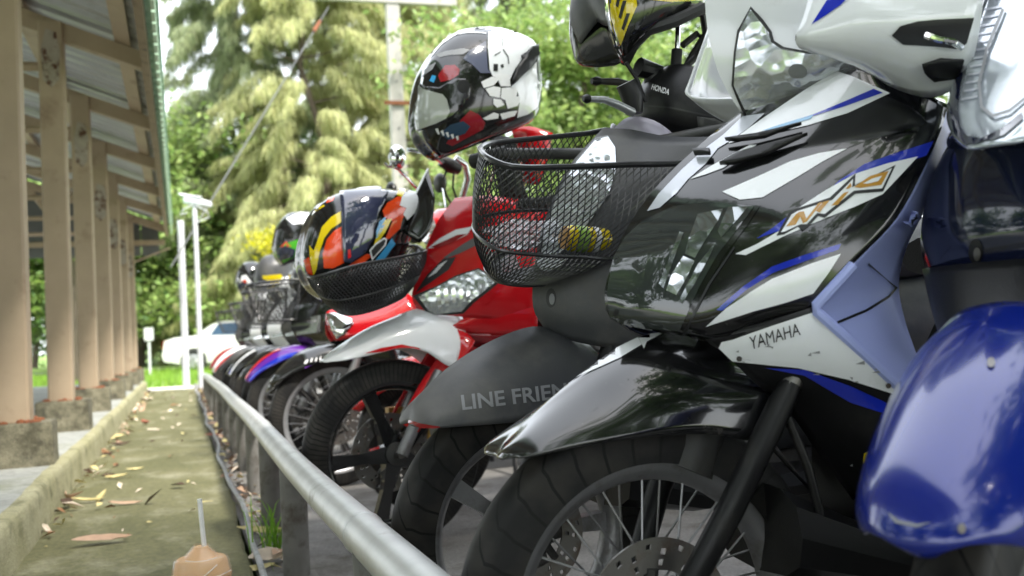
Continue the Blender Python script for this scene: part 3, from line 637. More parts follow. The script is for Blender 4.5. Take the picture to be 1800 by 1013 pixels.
    # ---------------- wheels (local centre, axle along y)
    def wheel(s,name,c,R,rim,w,style,rimm,tyre='tyreA',hubm=None,disc=0,steer=0,nsp=36,soff=.62,dside=1,fat=1.):
        b=MB(); t=w*.5
        prof=[(rim-.016,-t*.55),(rim-.012,-t*.62),(rim+.004,-t*.66),(rim-.002,-t*.5),(rim-.012,-t*.3),(rim-.016,0),(rim-.012,t*.3),(rim-.002,t*.5),(rim+.004,t*.66),(rim-.012,t*.62),(rim-.016,t*.55),(rim-.026,t*.25),(rim-.028,0),(rim-.026,-t*.25)]
        b.lathe(prof,'y',56,closed=True)
        if style=='cast':
            for k in range(5):
                a=k*2*math.pi/5+soff; e=Vector((math.cos(a),0,math.sin(a))); q=Vector((-math.sin(a),0,math.cos(a)))
                b.loft([[e*r_+q*hw*sx+Vector((0,sy*hy,0)) for sx,sy in ((-1,-1),(1,-1),(1,1),(-1,1))] for r_,hw,hy in ((.03,.02*fat,.022),(rim*.5,.012*fat,.014),(rim-.02,.017*fat,.012))])
        wl=b.build(name,rimm,s.e,sharp=35); wl.location=c; wl.rotation_euler=(0,0,math.radians(steer))
        b=MB(); pf=[]
        for k in range(13):
            a=math.pi*k/12; pf.append((rim+ (R-rim)*math.sin(a)**.75 if 0<k<12 else rim-.004,-t*math.cos(a)*(1.0 if 2<k<10 else .82)))
        b.lathe(pf,'y',72); b.build('tyre',M[tyre],wl,sharp=60)
        b=MB(); b.lathe([(0,-.05),(.014,-.05),(.014,-.035),(.034,-.03),(.034,-.02),(.024,-.01),(.024,.01),(.034,.02),(.034,.03),(.014,.035),(.014,.05),(0,.05)],'y',20); b.build('hub',hubm or M['alloy'],wl)
        if style=='spoke':
            b=MB()
            for k in range(nsp):
                sd=1 if k%2 else -1; a=k*2*math.pi/nsp; a2=a+(.62 if (k//2)%2 else -.62)
                b.tube([(.03*math.cos(a2),sd*.024,.03*math.sin(a2)),((rim-.024)*math.cos(a),sd*.004,(rim-.024)*math.sin(a))],.0016,5,caps=False)
            tag(b.build('spokes',M['alloy'],wl),kind='stuff')
        if disc:
            v=[];f=[];n=72; rr=[disc*.58,disc*.64,disc*.72,disc*.78,disc*.86,disc*.93,disc]
            for i in range(n):
                for k,r_ in enumerate(rr): a=2*math.pi*(i+.25*k)/n; v.append((r_*math.cos(a),.034*dside,r_*math.sin(a)))
            for i in range(n):
                for k in range(6):
                    if (k in (1,3) and i%6 in (0,) ) or (k==4 and i%6==3) : continue
                    a=i*7+k; b_=((i+1)%n)*7+k; f.append((a,b_,b_+1,a+1))
            o=obj('brake_disc',v,f,M['steel'],wl,smooth=False); md=o.modifiers.new('t','SOLIDIFY'); md.thickness=.004
            b=MB()
            b.lathe([(.024,.024*dside),(.04,.026*dside),(.04,.036*dside),(.024,.036*dside)],'y',20,closed=True)
            for k in range(5):
                a=k*1.2566; b.tube([(.03*math.cos(a),.03*dside,.03*math.sin(a)),(disc*.62*math.cos(a+.2),.034*dside,disc*.62*math.sin(a+.2))],.008,6)
            b.build('disc_carrier',M['engine'],wl)
        return wl
    def tube(s,name,pts,r_,m,n=10,parent=None): b=MB(); b.tube(pts,r_,n); return b.build(name,m,parent or s.e)
    def ptube(s,name,pts,r_,m,n=8,parent=None): return s.tube(name,[s.at(*p) for p in pts],r_,m,n,parent)
    # ---------------- generic rear half, local metres
    def rear(s,bodym,R=.25,wb=1.24,seat_z=.74,tailm=None,floor=True,rimm=None):
        s.wheel('rear_wheel',(-wb,0,R),R,R-.06,.08,'cast',rimm or M['black_plastic'],'tyreA')
        def oval(u,hw,z0,z1,n=12):
            return [Vector((u,hw*math.copysign(abs(math.cos(a))**.7,math.cos(a)),(z0+z1)/2+(z1-z0)/2*math.copysign(abs(math.sin(a))**.7,math.sin(a)))) for a in [2*math.pi*i/n for i in range(n)]]
        b=MB(); b.loft([oval(-.52,.1,.34,.6),oval(-.62,.15,.34,.69),oval(-.85,.165,.4,.71),oval(-1.15,.15,.5,.73),oval(-1.42,.1,.6,.76),oval(-1.55,.05,.68,.76)]); b.build('rear_body',bodym,s.e)
        b=MB(); b.loft([oval(-.5,.1,seat_z-.08,seat_z-.02),oval(-.6,.14,seat_z-.09,seat_z+.02),oval(-.85,.15,seat_z-.08,seat_z+.03),oval(-1.05,.13,seat_z-.06,seat_z+.08),oval(-1.35,.11,seat_z-.03,seat_z+.09),oval(-1.42,.07,seat_z,seat_z+.07)]); b.build('seat',M['seat'],s.e)
        b=MB(); b.loft([oval(-1.5,.07,.63,.72),oval(-1.57,.06,.64,.71)]); b.build('tail_light',M['redlens'],s.e)
        b=MB(); b.loft([oval(-.5,.07,.2,.36),oval(-.7,.11,.17,.42),oval(-1.0,.1,.2,.38),oval(-1.3,.07,.2,.32)]); b.build('engine',M['engine'],s.e)
        s.tube('exhaust',[(-.7,-.1,.2),(-1.0,-.16,.22),(-1.15,-.17,.26),(-1.5,-.17,.34)],[.018,.02,.05,.05],M['black_plastic'],12)
        b=MB(); pts=[]
        b.loft([[Vector((-wb+(R+.035)*math.cos(a),y,R+(R+.035)*math.sin(a))) for y in (-.06,-.05,.05,.06)] for a in np.linspace(.5,2.6,10)],closed=False); o=b.build('rear_fender',M['black_plastic'],s.e); md=o.modifiers.new('t','SOLIDIFY'); md.thickness=.004
        if floor:
            b=MB(); b.loft([oval(-.16,.11,.28,.4),oval(-.3,.15,.26,.33),oval(-.6,.15,.26,.33)]); b.build('floorboard',M['black_plastic'],s.e)
        s.tube('side_stand',[(-.75,.1,.2),(-.7,.24,.0)],.011,M['black_plastic'],8)
        return s
    def sweep(s,name,path,m,sub=4,n=9,thick=.004,parent=None):
        """path: (u,z,halfwidth,drop) along the crest; arched cross-section"""
        P=cr(path,sub); rows=[]
        for i,p in enumerate(P):
            a,b=P[max(i-1,0)],P[min(i+1,len(P)-1)]; t=Vector((b[0]-a[0],0,b[1]-a[1])).normalized(); nn=Vector((t.z,0,-t.x))
            if (nn.dot(pn)<0) if rows else nn.dot(Vector((p[0]+.06,0,p[1]-.2)))<0: nn=-nn
            pn=nn
            rows.append([Vector((p[0],0,p[1]))+Vector((0,p[2]*math.sin(q*math.pi/2),0))-nn*p[3]*(1-math.cos(q*math.pi/2)) for q in np.linspace(-1,1,2*n+1)])
        return s.panel(name,rows,m,sub=1,thick=thick,mirror=False,local=True,parent=parent)
    def nose(s,name,rows,m,sub=4,n=8,thick=.004,pw=1.):
        """rows: (left silhouette px, py, halfwidth, depth): elliptical sections fitted to the silhouette"""
        out=[]
        for X,Yp,w_,d in rows:
            u=s.at(X,Yp,-w_*.6).x; z=s.at(X,Yp,-w_*.6).z
            for it in range(12):
                sec=[Vector((u+d*(math.cos(q*math.pi/2)**pw if abs(q)<1 else 0)-d,w_*math.sin(q*math.pi/2),z)) for q in np.linspace(-1,1,2*n+1)]
                pr=[s.px(p) for p in sec]; k=min(range(len(pr)),key=lambda i:pr[i][0]); e=X-pr[k][0]; u-=e/1900.*1.1; z+=(pr[k][1]-Yp)/2000.
            out.append([tuple(p) for p in sec])
        G=[list(q) for q in zip(*[cr(c,sub) for c in zip(*out)])]
        return s.panel(name,G,m,sub=1,thick=thick,mirror=False,local=True)
    def fender(s,R,m,a0,a1,w=.065,drop=.05,lift=.03,steer=0,name='front_fender',n=14,c=(0,0)):
        """swept front mudguard, angles measured from straight ahead (deg)"""
        rows=[]
        for i in range(n):
            t=i/(n-1); a=math.radians(a0+(a1-a0)*t); tap=min(1,.45+2.2*t,.6+1.6*(1-t)); r_=R+lift; row=[]
            for k in range(7):
                q=k/6*1.0; y=w*tap*math.sin(q*math.pi/2); rr=r_+.012-(drop+.012)*tap*(1-math.cos(q*math.pi/2)); row.append((c[0]+rr*math.cos(a),y,R+c[1]+rr*math.sin(a)))
            rows.append(row)
        o,bv=s.panel(name,rows,m,sub=1,thick=.004,local=True)
        if steer: o.rotation_euler=(0,0,math.radians(steer))
        return o,bv
# ================================================================ black / white / blue scooter
B=Bike('scooter',.55,1.2,0,'black scooter with white and blue stripes and lilac leg shield')
mio=B
B.wheel('front_wheel',(0,0,.25),.25,.19,.075,'spoke',M['alloy'],'tyreA',M['engine'],disc=.095)
fd,fbv=B.panel('front_fender',[
 [(869,800,0),(872,804,.02),(880,808,.036),(892,808,.046)],
 [(886,778,0),(894,784,.035),(906,795,.055),(924,804,.064)],
 [(950,716,0),(965,732,.035),(985,758,.062),(1005,788,.074)],
 [(1015,662,0),(1040,690,.04),(1075,730,.07),(1110,772,.082)],
 [(1085,612,0),(1110,648,.045),(1150,700,.075),(1195,764,.086)],
 [(1150,586,0),(1185,625,.045),(1225,690,.078),(1262,764,.088)],
 [(1225,590,.0),(1260,630,.045),(1300,690,.078),(1330,772,.088)],
 [(1300,610,.0),(1330,640,.045),(1355,680,.075),(1374,716,.085)]],M['black_gloss'],sub=4)
B.decal('white_fender_panel',[[(1012,664),(1040,636),(1085,612),(1130,590),(1168,585),(1128,607),(1090,630),(1050,648)]],fbv,M['white'],fd,mirror=True,step=10)
# fork
for s,nm in ((1,'fork'),(-1,'fork')):
    p,q=B.at(1375,706,.1),B.at(1222,1025,.095); p.y*=s; q.y*=s
    e=(q-p); B.tube(nm,[p-e*.1,p,p+e*.6,Vector((0,s*.062,.25))],[.014,.0165,.017,.016],M['black_plastic'],14)
    B.tube('fork_stanchion',[p-e*.35,p+e*.02],.014,M['steel'],10)
B.tube('brake_hose',[B.at(1385,735,.09),B.at(1420,820,.1),B.at(1440,900,.1),B.at(1435,1000,.09)],.006,M['black_plastic'])
# apron
ap,abv=B.panel('front_apron',[
 [(1308,192,0),(1375,166,.035),(1440,138,.065),(1500,112,.09),(1580,142,.12),(1666,184,.15)],
 [(1240,246,0),(1325,232,.05),(1420,212,.09),(1510,192,.12),(1590,198,.145),(1655,226,.165)],
 [(1160,322,0),(1265,310,.06),(1380,294,.105),(1480,276,.135),(1560,274,.157),(1626,292,.172)],
 [(1102,402,0),(1200,394,.06),(1325,384,.108),(1430,370,.14),(1510,368,.16),(1576,384,.172)],
 [(1068,488,0),(1160,488,.055),(1275,478,.1),(1370,464,.132),(1438,458,.15),(1500,464,.162)],
 [(1066,546,0),(1140,556,.048),(1225,562,.085),(1305,552,.11),(1370,538,.13),(1432,536,.145)],
 [(1090,570,0),(1150,582,.035),(1215,592,.065),(1265,596,.085),(1330,575,.105),(1428,546,.135)]],M['black_gloss'],sub=5)
sp_,sbv=B.panel('side_cover',[
 [(1240,590,.075),(1300,578,.1),(1365,560,.125),(1430,540,.146)],
 [(1275,622,.08),(1340,612,.11),(1410,600,.135),(1480,592,.155)],
 [(1325,672,.08),(1400,660,.115),(1470,648,.145),(1545,650,.165)],
 [(1385,722,.07),(1455,715,.11),(1520,705,.145),(1594,696,.168)],
 [(1440,800,.06),(1490,785,.1),(1540,765,.14),(1600,740,.165)],
 [(1500,880,.05),(1530,850,.09),(1565,820,.13),(1605,790,.155)]],M['black_plastic'],sub=4)
ls,lbv=B.panel('leg_shield',[
 [(1660,190,.15),(1672,215,.13),(1682,240,.11)],
 [(1626,292,.170),(1640,300,.14),(1655,310,.11)],
 [(1576,384,.170),(1600,385,.14),(1618,385,.11)],
 [(1500,464,.160),(1550,450,.135),(1592,440,.105)],
 [(1432,538,.143),(1510,520,.12),(1580,500,.10)],
 [(1480,588,.150),(1545,570,.125),(1590,560,.1)],
 [(1545,648,.162),(1590,635,.135),(1612,625,.105)],
 [(1596,698,.165),(1620,680,.14),(1630,670,.11)]],M['lilac'],sub=4)
B.ptube('shield_ridge',[(1500,466,.163),(1434,538,.15),(1436,548,.15),(1500,606,.158),(1560,662,.166),(1605,704,.168)],.0065,M['lilac'],8,ls)
B.decal('storage_pocket',[[(1548,362),(1566,356),(1590,366),(1602,376),(1592,386),(1568,384)]],lbv,M['lilac'],ls,off=.008,thick=.006)
B.decal('pocket_opening',[[(1553,366),(1567,360),(1588,369),(1594,377),(1584,382),(1566,379)]],lbv,M['black_decal'],ls,off=.015)
D=lambda n,p,m,off=.0012,par=ap,bv=abv,**k: B.decal(n,p,bv,M[m],par,off,**k)
D('pale_edge_patch',[[(1138,372),(1158,342),(1198,300),(1240,262),(1272,238),(1306,206),(1345,200),(1318,225),(1282,250),(1262,262),(1240,290),(1210,316),(1190,340),(1160,366)]],'pearl')  # pale grey-lilac patch along the leading edge of the apron
D('white_top_band',[[(1280,253),(1340,210),(1420,156),(1471,126),(1500,136),(1564,165),(1490,200),(1418,222),(1320,244)]],'white')
D('blue_top_band',[[(1369,222),(1430,203),(1480,182),(1535,158),(1551,165),(1484,189),(1391,218)]],'decal_blue',.002)
D('light_blue_fade',[[(1340,232),(1369,222),(1405,211),(1430,204),(1425,211),(1391,220),(1360,230)]],'decal_ltblue',.0022)
D('white_fin',[[(1213,316),(1250,293),(1318,256),(1330,256),(1290,284),(1272,296),(1240,308)]],'white')
for pl in ([(1278,254),(1330,246),(1410,226),(1380,236),(1345,250),(1300,256)],[(1222,273),(1252,272),(1252,279),(1224,280)],[(1268,296),(1300,278),(1340,266),(1420,244),(1350,278),(1290,296)]):
    B.decal('air_fin',[pl],abv,M['black_plastic'],ap,.006,thick=.006)
D('white_lower_band',[[(1270,338),(1330,312),(1391,284),(1440,270),(1489,262),(1444,286),(1400,313),(1340,348),(1300,352)]],'white')
D('blue_band',[[(1440,351),(1475,318),(1520,289),(1580,268),(1640,249),(1628,274),(1560,298),(1500,322)]],'decal_blue')
D('blue_under_band',[[(1330,420),(1369,407),(1390,386),(1400,375),(1440,351),(1400,369),(1360,400)]],'decal_blue')
D('logo_backing',[[(1293,447),(1330,430),(1369,407),(1385,387),(1400,369),(1450,336),(1502,307),(1560,288),(1613,276),(1585,306),(1551,342),(1500,365),(1444,387),(1380,415),(1311,449)]],'white',.0016)
c1=lambda L_: [(1000+x/2.25,y/2.25) for x,y in L_]
out=[[(820,935),(870,845),(900,828),(1030,785),(1100,720),(1132,690),(1130,735),(1290,655),(1240,760),(1130,770),(1010,865),(985,858),(945,900),(925,915),(905,900),(850,930)]]
D('logo_outline',[c1(o) for o in out],'black_decal',.0022)
D('logo_white',[c1([(838,922),(880,852),(905,838),(1040,795),(1100,735),(1122,712),(1118,745),(1275,668),(1235,748),(1125,758),(1010,850),(980,846),(940,890),(915,890),(855,918)])],'white',.0027)
for pl in ([(858,900),(900,848),(925,843),(895,893)],[(905,843),(928,840),(940,878),(925,888)],[(925,886),(985,808),(1002,803),(940,880)],[(975,838),(1005,803),(1030,797),(990,845)],[(1035,818),(1085,768),(1105,762),(1060,815)],[(1092,752),(1112,728),(1116,742),(1104,752)],[(1125,745),(1190,700),(1262,680),(1232,735),(1150,748)]):
    B.decal('logo_letter',[c1(pl)],abv,M['decal_gold'],ap,.0034)
B.decal('logo_letter_hole',[c1([(1160,732),(1195,712),(1235,700),(1218,722),(1180,732)])],abv,M['white'],ap,.004)
c2=lambda L_: [(1000+x/1.7375,430+y/1.7375) for x,y in L_]
D('white_mid_band',[c2([(418,250),(480,195),(550,148),(620,105),(740,58),(830,28),(790,90),(745,150),(660,178),(560,205)])],'white',.0014)
D('blue_mid_line',[c2([(450,200),(530,130),(620,68),(720,32),(830,-2),(822,16),(730,48),(625,86),(540,140),(468,202)])],'decal_blue',.0014)
wp_=B.decal('white_side_panel',[c2([(442,302),(500,290),(620,248),(742,208),(820,270),(920,365),(1012,462),(850,410),(700,375),(500,355)])],sbv,M['white'],sp_,.002)
B.text('lettering','YAMAHA',(1320,613),(1407,588),21,sbv,M['black_decal'],sp_,shear=.12,off=.0036,bold=.0)
B.decal('blue_side_line',[c2([(600,375),(720,380),(860,430),(985,490),(978,520),(860,480),(720,398)])],sbv,M['decal_blue'],sp_,.002)
B.decal('yellow_sticker',[[(1520,795),(1540,782),(1535,798),(1518,812)]],sbv,M['yellow'],sp_,.003)
# position lamp with smoked lens
lens=[(1074,556),(1069,515),(1080,455),(1100,420),(1130,392),(1185,366),(1250,358),(1326,365),(1300,400),(1262,448),(1230,505),(1205,560),(1195,578),(1140,574),(1095,566)]
lm_=B.decal('lamp_surround',[[(1068,562),(1064,515),(1076,450),(1098,414),(1130,384),(1185,357),(1250,349),(1338,360),(1310,402),(1272,452),(1240,508),(1214,566),(1200,586),(1138,581),(1090,572)]],abv,M['black_gloss'],ap,.0025)
B.decal('position_lamp_lens',[lens],abv,M['smoke'],ap,.004)
for i,pl in enumerate(([(1228,380),(1272,370),(1262,392),(1240,425),(1222,455),(1205,448),(1212,420)],[(1202,452),(1222,460),(1205,495),(1190,520),(1172,512),(1184,480)],[(1280,368),(1315,367),(1290,396),(1268,420),(1262,408)],[(1160,500),(1172,470),(1196,410),(1203,412),(1180,475),(1168,508)],[(1228,465),(1258,428),(1250,448),(1222,500),(1200,535),(1195,528)])):
    B.decal('lamp_reflector',[pl],abv,M['crystal' if i==1 else 'smoked_reflector'],ap,.0055,step=7)
# headlamp cowl
hc,hbv=B.panel('headlamp_cowl',[
 [(1238,-60,0),(1300,-70,.024),(1390,-75,.06),(1480,-70,.095)],
 [(1239,0,0),(1305,-5,.026),(1390,0,.066),(1480,0,.1)],
 [(1246,65,0),(1310,60,.026),(1400,70,.068),(1490,60,.102)],
 [(1266,135,0),(1322,132,.024),(1405,128,.064),(1500,100,.1)],
 [(1302,199,0),(1345,188,.016),(1420,160,.05),(1514,120,.085)]],M['white'],sub=4)
hl=[(1290,150),(1294,95),(1300,60),(1320,18),(1336,38),(1352,58),(1356,75),(1375,88),(1420,96),(1516,99),(1515,112),(1470,122),(1430,145),(1380,170),(1330,192),(1308,192)]
B.decal('headlamp_rim',[[(1286,150),(1290,92),(1296,55),(1320,12),(1341,34),(1357,56),(1361,72),(1378,83),(1420,91),(1522,94),(1520,117),(1470,128),(1430,150),(1382,176),(1330,197),(1304,196)]],hbv,M['black_decal'],hc,.002)
B.decal('headlamp_reflector',[hl],hbv,M['crystal'],hc,.0035,step=8)
b_=B.decal('headlamp_bulb',[[(1402+16*math.cos(t),124+11*math.sin(t)) for t in np.linspace(0,6.1,14)]],hbv,M['grey_matt'],hc,.008)
B.decal('headlamp_lens',[hl],hbv,M['glass'],hc,.010,step=10)
hb,hbv2=B.panel('handlebar_cover',[
 [(1440,-70,.14),(1520,-80,.18),(1620,-90,.21),(1740,-100,.235)],
 [(1412,30,.145),(1500,10,.19),(1600,-5,.22),(1730,-25,.245)],
 [(1398,70,.142),(1500,68,.185),(1600,50,.22),(1725,30,.245)],
 [(1420,92,.128),(1520,112,.165),(1610,112,.2),(1715,88,.23)],
 [(1505,102,.11),(1560,150,.13),(1640,172,.165),(1700,140,.205)]],M['white'],sub=4)
B.decal('blue_cowl_stripe',[[(1427,44),(1455,0),(1462,-12),(1500,-12),(1478,10),(1452,28)]],hbv2,M['decal_blue'],hb,.0015)
B.decal('lever_recess',[[(1567,62),(1582,46),(1612,38),(1644,35),(1711,32),(1698,76),(1684,86),(1650,82),(1622,80),(1587,78)]],hbv2,M['black_decal'],hb,.002)
B.ptube('brake_lever',[(1690,84,.235),(1676,74,.24),(1650,70,.235),(1626,62,.225)],.004,M['chrome'],8)
B.decal('cowl_screw',[[(1395+5*math.cos(t),64+9*math.sin(t)) for t in np.linspace(0,5.9,10)]],hbv2,M['black_decal'],hb,.001)
B.decal('mirror_boss',[[(1618,108),(1650,98),(1690,100),(1680,130),(1640,135),(1622,120)]],hbv2,M['black_plastic'],hb,.006,thick=.004)
for s in (1,-1):
    B.tube('handlebar_grip',[(-.38,s*.1,.94),(-.44,s*.13,.945),(-.5,s*.15,.95)],[.018,.018,.019],M['rubber'],12)
B.tube('handlebar',[(-.41,.15,.95),(-.32,.08,.93),(-.32,-.08,.93),(-.41,-.15,.95)],.013,M['engine'],10)
B.panel('inner_cowl',[[(-.3,0,1.0),(-.32,.12,.99),(-.34,.2,.96)],[(-.36,0,.98),(-.37,.12,.97),(-.38,.2,.94)],[(-.36,0,.86),(-.36,.1,.88),(-.36,.16,.9)]],M['black_plastic'],local=True)
B.rear(M['black_gloss'])
# steering column and inner fairing behind the front wheel
b=MB(); b.tube([(-.28,0,.9),(-.12,0,.55),(-.06,0,.42)],[.03,.035,.04],12); b.build('steering_column',M['engine'],B.e)
b=MB(); b.loft([[Vector((-.3,y,z)) for y,z in ((-.08,.3),(.08,.3),(.06,.52),(-.06,.52))],[Vector((-.4,y,z)) for y,z in ((-.1,.28),(.1,.28),(.06,.52),(-.06,.52))]]); b.build('inner_fairing',M['black_plastic'],B.e)

# panel seams, clips and screws
for pl in ([(1215,590),(1240,600),(1330,578),(1428,549),(1428,546),(1330,574),(1240,596),(1216,586)],[(1200,585),(1214,560),(1245,500),(1290,435),(1292,437),(1249,501),(1218,561),(1204,587)]):
    B.decal('panel_seam',[pl],abv,M['black_decal'],ap,.0045,step=12)
for x,y in ((1560,676),(1452,560),(1300,628)): B.decal('screw',[[(x+5*math.cos(t),y+5*math.sin(t)) for t in np.linspace(0,5.8,9)]],sbv,M['steel'],sp_,.0042)
for i in range(16):
    x=RNG.uniform(1290,1560); y=610+(x-1290)*.22+RNG.uniform(-25,25); l_=RNG.uniform(4,16); B.decal('scratch',[[(x,y),(x+l_,y+RNG.uniform(-6,6)),(x+l_+.8,y+1)]],sbv,M['grey_decal'],sp_,.0044,step=40)
B.decal('lens_screw',[[(1086+4*math.cos(t),548+5*math.sin(t)) for t in np.linspace(0,5.8,9)]],abv,M['black_decal'],ap,.005)
B.decal('shield_seam',[[(1470,566),(1520,545),(1560,520),(1584,492),(1586,495),(1562,524),(1522,549),(1472,570)]],lbv,M['black_decal'],ls,.0012)
B.decal('mesh_rack',[[(1586,512),(1600,530),(1640,588),(1636,600),(1610,580),(1590,548)]],lbv,M['alloy'],ls,.002) if False else None
# ================================================================ wire baskets
def basket(B,loops,m,Nw=72,tw=5,r_=.0011,rim=.0055,mid=.0035,local=False,name='front_basket',hseg=9):
    Ls=[[Vector(p) if local else B.at(*p) for p in lp] for lp in loops]
    Cs=[[Vector(q) for q in cr([tuple(p) for p in lp],12,True)] for lp in Ls]
    def res(c,n):
        d=[0]
        for i in range(len(c)): d.append(d[-1]+(c[(i+1)%len(c)]-c[i]).length)
        out=[];k=0
        for i in range(n):
            t=d[-1]*i/n
            while d[k+1]<t: k+=1
            out.append(c[k].lerp(c[(k+1)%len(c)],(t-d[k])/max(d[k+1]-d[k],1e-9)))
        return out
    Cs=[res(c,Nw*4) for c in Cs]; n4=Nw*4
    b=MB(); b.tube(Cs[0][::4],rim,8,closed=True); root=b.build(name,m,B.e)
    for c in Cs[1:]: b=MB(); b.tube(c[::4],mid,6,closed=True); b.build('frame_wire',m,root)
    b=MB()
    for li in range(len(Cs)-1):
        A,Z=Cs[li],Cs[li+1]; tws=tw if li==0 else tw*.5
        for sg in (1,-1):
            for i in range(Nw):
                pts=[]
                for k in range(hseg+1):
                    t=k/hseg; x=i*4+sg*tws*4*t; j=int(math.floor(x)); fr=x-j
                    a=A[j%n4].lerp(A[(j+1)%n4],fr); z=Z[j%n4].lerp(Z[(j+1)%n4],fr); bul=math.sin(math.pi*t)*.006
                    pts.append(a.lerp(z,t)+(a-sum(A[::n4//8],Vector())/8).normalized()*bul)
                b.tube(pts,r_,3,caps=False)
    Z=Cs[-1]; c0=sum(Z,Vector())/n4
    for k in range(1,int(Nw/2)):      # bottom: straight wires across
        for off in (0,n4//3):
            p=Z[(off+k*2)%n4]; q=Z[(off-k*2)%n4]; b.tube([p,q],r_,3,caps=False)
    tag(b.build('wire_mesh',m,root),kind='stuff'); return root
# ================================================================ grey scooter with the big basket
B=Bike('scooter',.57,1.75,8,'matt grey scooter with a large wire basket and lettered front fender')
lin=B
B.wheel('front_wheel',(0,0,.25),.25,.188,.085,'cast',M['alloy'],'tyreA',M['alloy'],disc=.1)
fd,fbv=B.panel('front_fender',[
 [(717,742,0),(719,746,.015),(723,749,.028),(730,751,.036)],
 [(726,712,0),(735,725,.035),(748,742,.06),(762,753,.068)],
 [(750,680,0),(768,700,.042),(792,725,.07),(815,749,.08)],
 [(795,640,0),(818,665,.045),(845,705,.075),(872,745,.086)],
 [(850,606,0),(875,635,.045),(905,685,.077),(935,738,.088)],
 [(905,582,0),(930,612,.045),(962,665,.077),(995,725,.088)],
 [(950,574,0),(980,600,.045),(1015,650,.075),(1050,705,.086)],
 [(1010,588,0),(1040,610,.04),(1075,650,.07),(1105,690,.08)]],M['grey_matt'],sub=4)
B.decal('red_edge',[[(719,744),(740,751),(775,755),(772,750),(742,745),(720,739)]],fbv,M['dkred'],fd,.002)
B.text('lettering','LINE FRIENDS',(813,722),(1046,694),27,fbv,M['grey_decal'],fd,off=.0015,bold=.02)
for s in (1,-1):
    B.tube('fork',[(-.2,s*.06,.66),(-.13,s*.07,.5),(0,s*.068,.25)],[.018,.02,.021],M['black_plastic'],12)
ap,abv=B.panel('front_apron',[
 [(1060,225,0),(1110,228,.05),(1180,240,.1),(1290,240,.15)],
 [(995,300,0),(1060,305,.06),(1150,310,.12),(1280,310,.17)],
 [(955,395,0),(1030,400,.06),(1120,400,.12),(1250,400,.17)],
 [(940,465,0),(1005,472,.055),(1085,475,.105),(1200,475,.16)],
 [(937,540,0),(998,550,.05),(1075,560,.095),(1180,560,.14)],
 [(960,582,0),(1008,600,.04),(1075,612,.08),(1180,622,.12)]],M['grey_matt'],sub=4)
B.decal('headlamp_reflector',[[(962,402),(980,348),(1012,290),(1048,248),(1070,243),(1082,262),(1084,300),(1070,345),(1030,400),(990,445),(965,470),(950,462)]],abv,M['crystal'],ap,.004)
B.decal('headlamp_lens',[[(962,402),(980,348),(1012,290),(1048,248),(1070,243),(1082,262),(1084,300),(1070,345),(1030,400),(990,445),(965,470),(950,462)]],abv,M['glass'],ap,.008)
B.decal('lower_lamp',[[(945,458),(970,454),(1002,455),(985,472),(965,480),(950,474)]],abv,M['white'],ap,.005,thick=.003)
B.decal('bolt_recess',[[(969+9*math.cos(t),524+17*math.sin(t)) for t in np.linspace(0,6.0,16)]],abv,M['black_decal'],ap,.001)
B.decal('bolt_head',[[(971+5*math.cos(t),526+10*math.sin(t)) for t in np.linspace(0,5.9,12)]],abv,M['grey_decal'],ap,.0025)
m_lg=mat('lilac_grey_paint',srgb('a39daf'),rough=.35,coat=.5,var=.05)
B.panel('upper_shroud',[[(1072,232,0),(1105,206,.03),(1150,212,.06),(1190,240,.08)],[(1085,250,0),(1130,236,.05),(1185,258,.08),(1220,280,.1)],[(1100,275,0),(1150,275,.05),(1210,290,.09),(1250,310,.12)]],m_lg,sub=4)
hc,hbv=B.panel('handlebar_cowl',[
 [(1162,122,0),(1180,114,.04),(1215,116,.08),(1290,150,.11)],
 [(1140,148,0),(1180,136,.06),(1235,148,.1),(1305,178,.13)],
 [(1131,178,0),(1175,180,.065),(1235,192,.105),(1305,205,.135)],
 [(1138,212,0),(1180,222,.055),(1232,236,.09),(1295,240,.12)],
 [(1165,245,0),(1195,256,.035),(1230,258,.06),(1275,256,.09)]],M['black_plastic'],sub=4)
B.text('lettering','HONDA',(1146,158),(1176,168),10,hbv,M['white_decal'],hc,off=.0025,bold=.02,step=8)
B.decal('cowl_seam',[[(1133,184),(1180,188),(1235,200),(1262,205),(1262,207),(1235,203),(1180,191),(1133,187)]],hbv,M['black_decal'],hc,.001)
B.decal('switch_panel',[[(1225,205),(1255,208),(1290,225),(1250,236),(1228,230)]],hbv,M['engine'],hc,.004,thick=.004)
B.ptube('clutch_lever',[(1112,198,.12),(1085,184,.13),(1060,175,.13),(1030,174,.13)],[.008,.0075,.006,.005],M['silver'],10)
B.tube('lever_ball',[B.at(1036,174,.13),B.at(1031,174,.13),B.at(1025,174,.13)],[.007,.0085,.005],M['black_plastic'],10)
B.ptube('brake_lever',[(1112,152,-.12),(1085,144,-.12),(1050,143,-.12)],[.009,.008,.006],M['engine'],10)
B.tube('lever_ball',[B.at(1054,143,-.12),B.at(1047,143,-.12),B.at(1040,143,-.12)],[.008,.010,.006],M['black_plastic'],10)
B.ptube('lever_clamp',[(1100,146,.06),(1112,172,.06),(1115,200,.06)],[.02,.022,.016],M['black_plastic'],10)
B.ptube('clutch_cable',[(1100,110,.05),(1120,140,.05),(1135,180,.05)],.004,M['black_plastic'])
B.ptube('brake_reservoir',[(1122,118,-.02),(1150,128,-.02),(1148,165,-.02)],[.02,.024,.018],M['black_plastic'],10)
B.tube('mirror_stem',[B.at(1188,118,.03),B.at(1190,88,.03)],.011,M['rubber'],10); B.tube('mirror_rod',[B.at(1190,90,.03),B.at(1193,30,.03),B.at(1215,-40,.03)],.0055,M['chrome'],8)
B.tube('handlebar',[(-.46,.14,.98),(-.3,.08,.95),(-.22,-.08,.95),(-.12,-.26,.98)],.012,M['engine'],10)
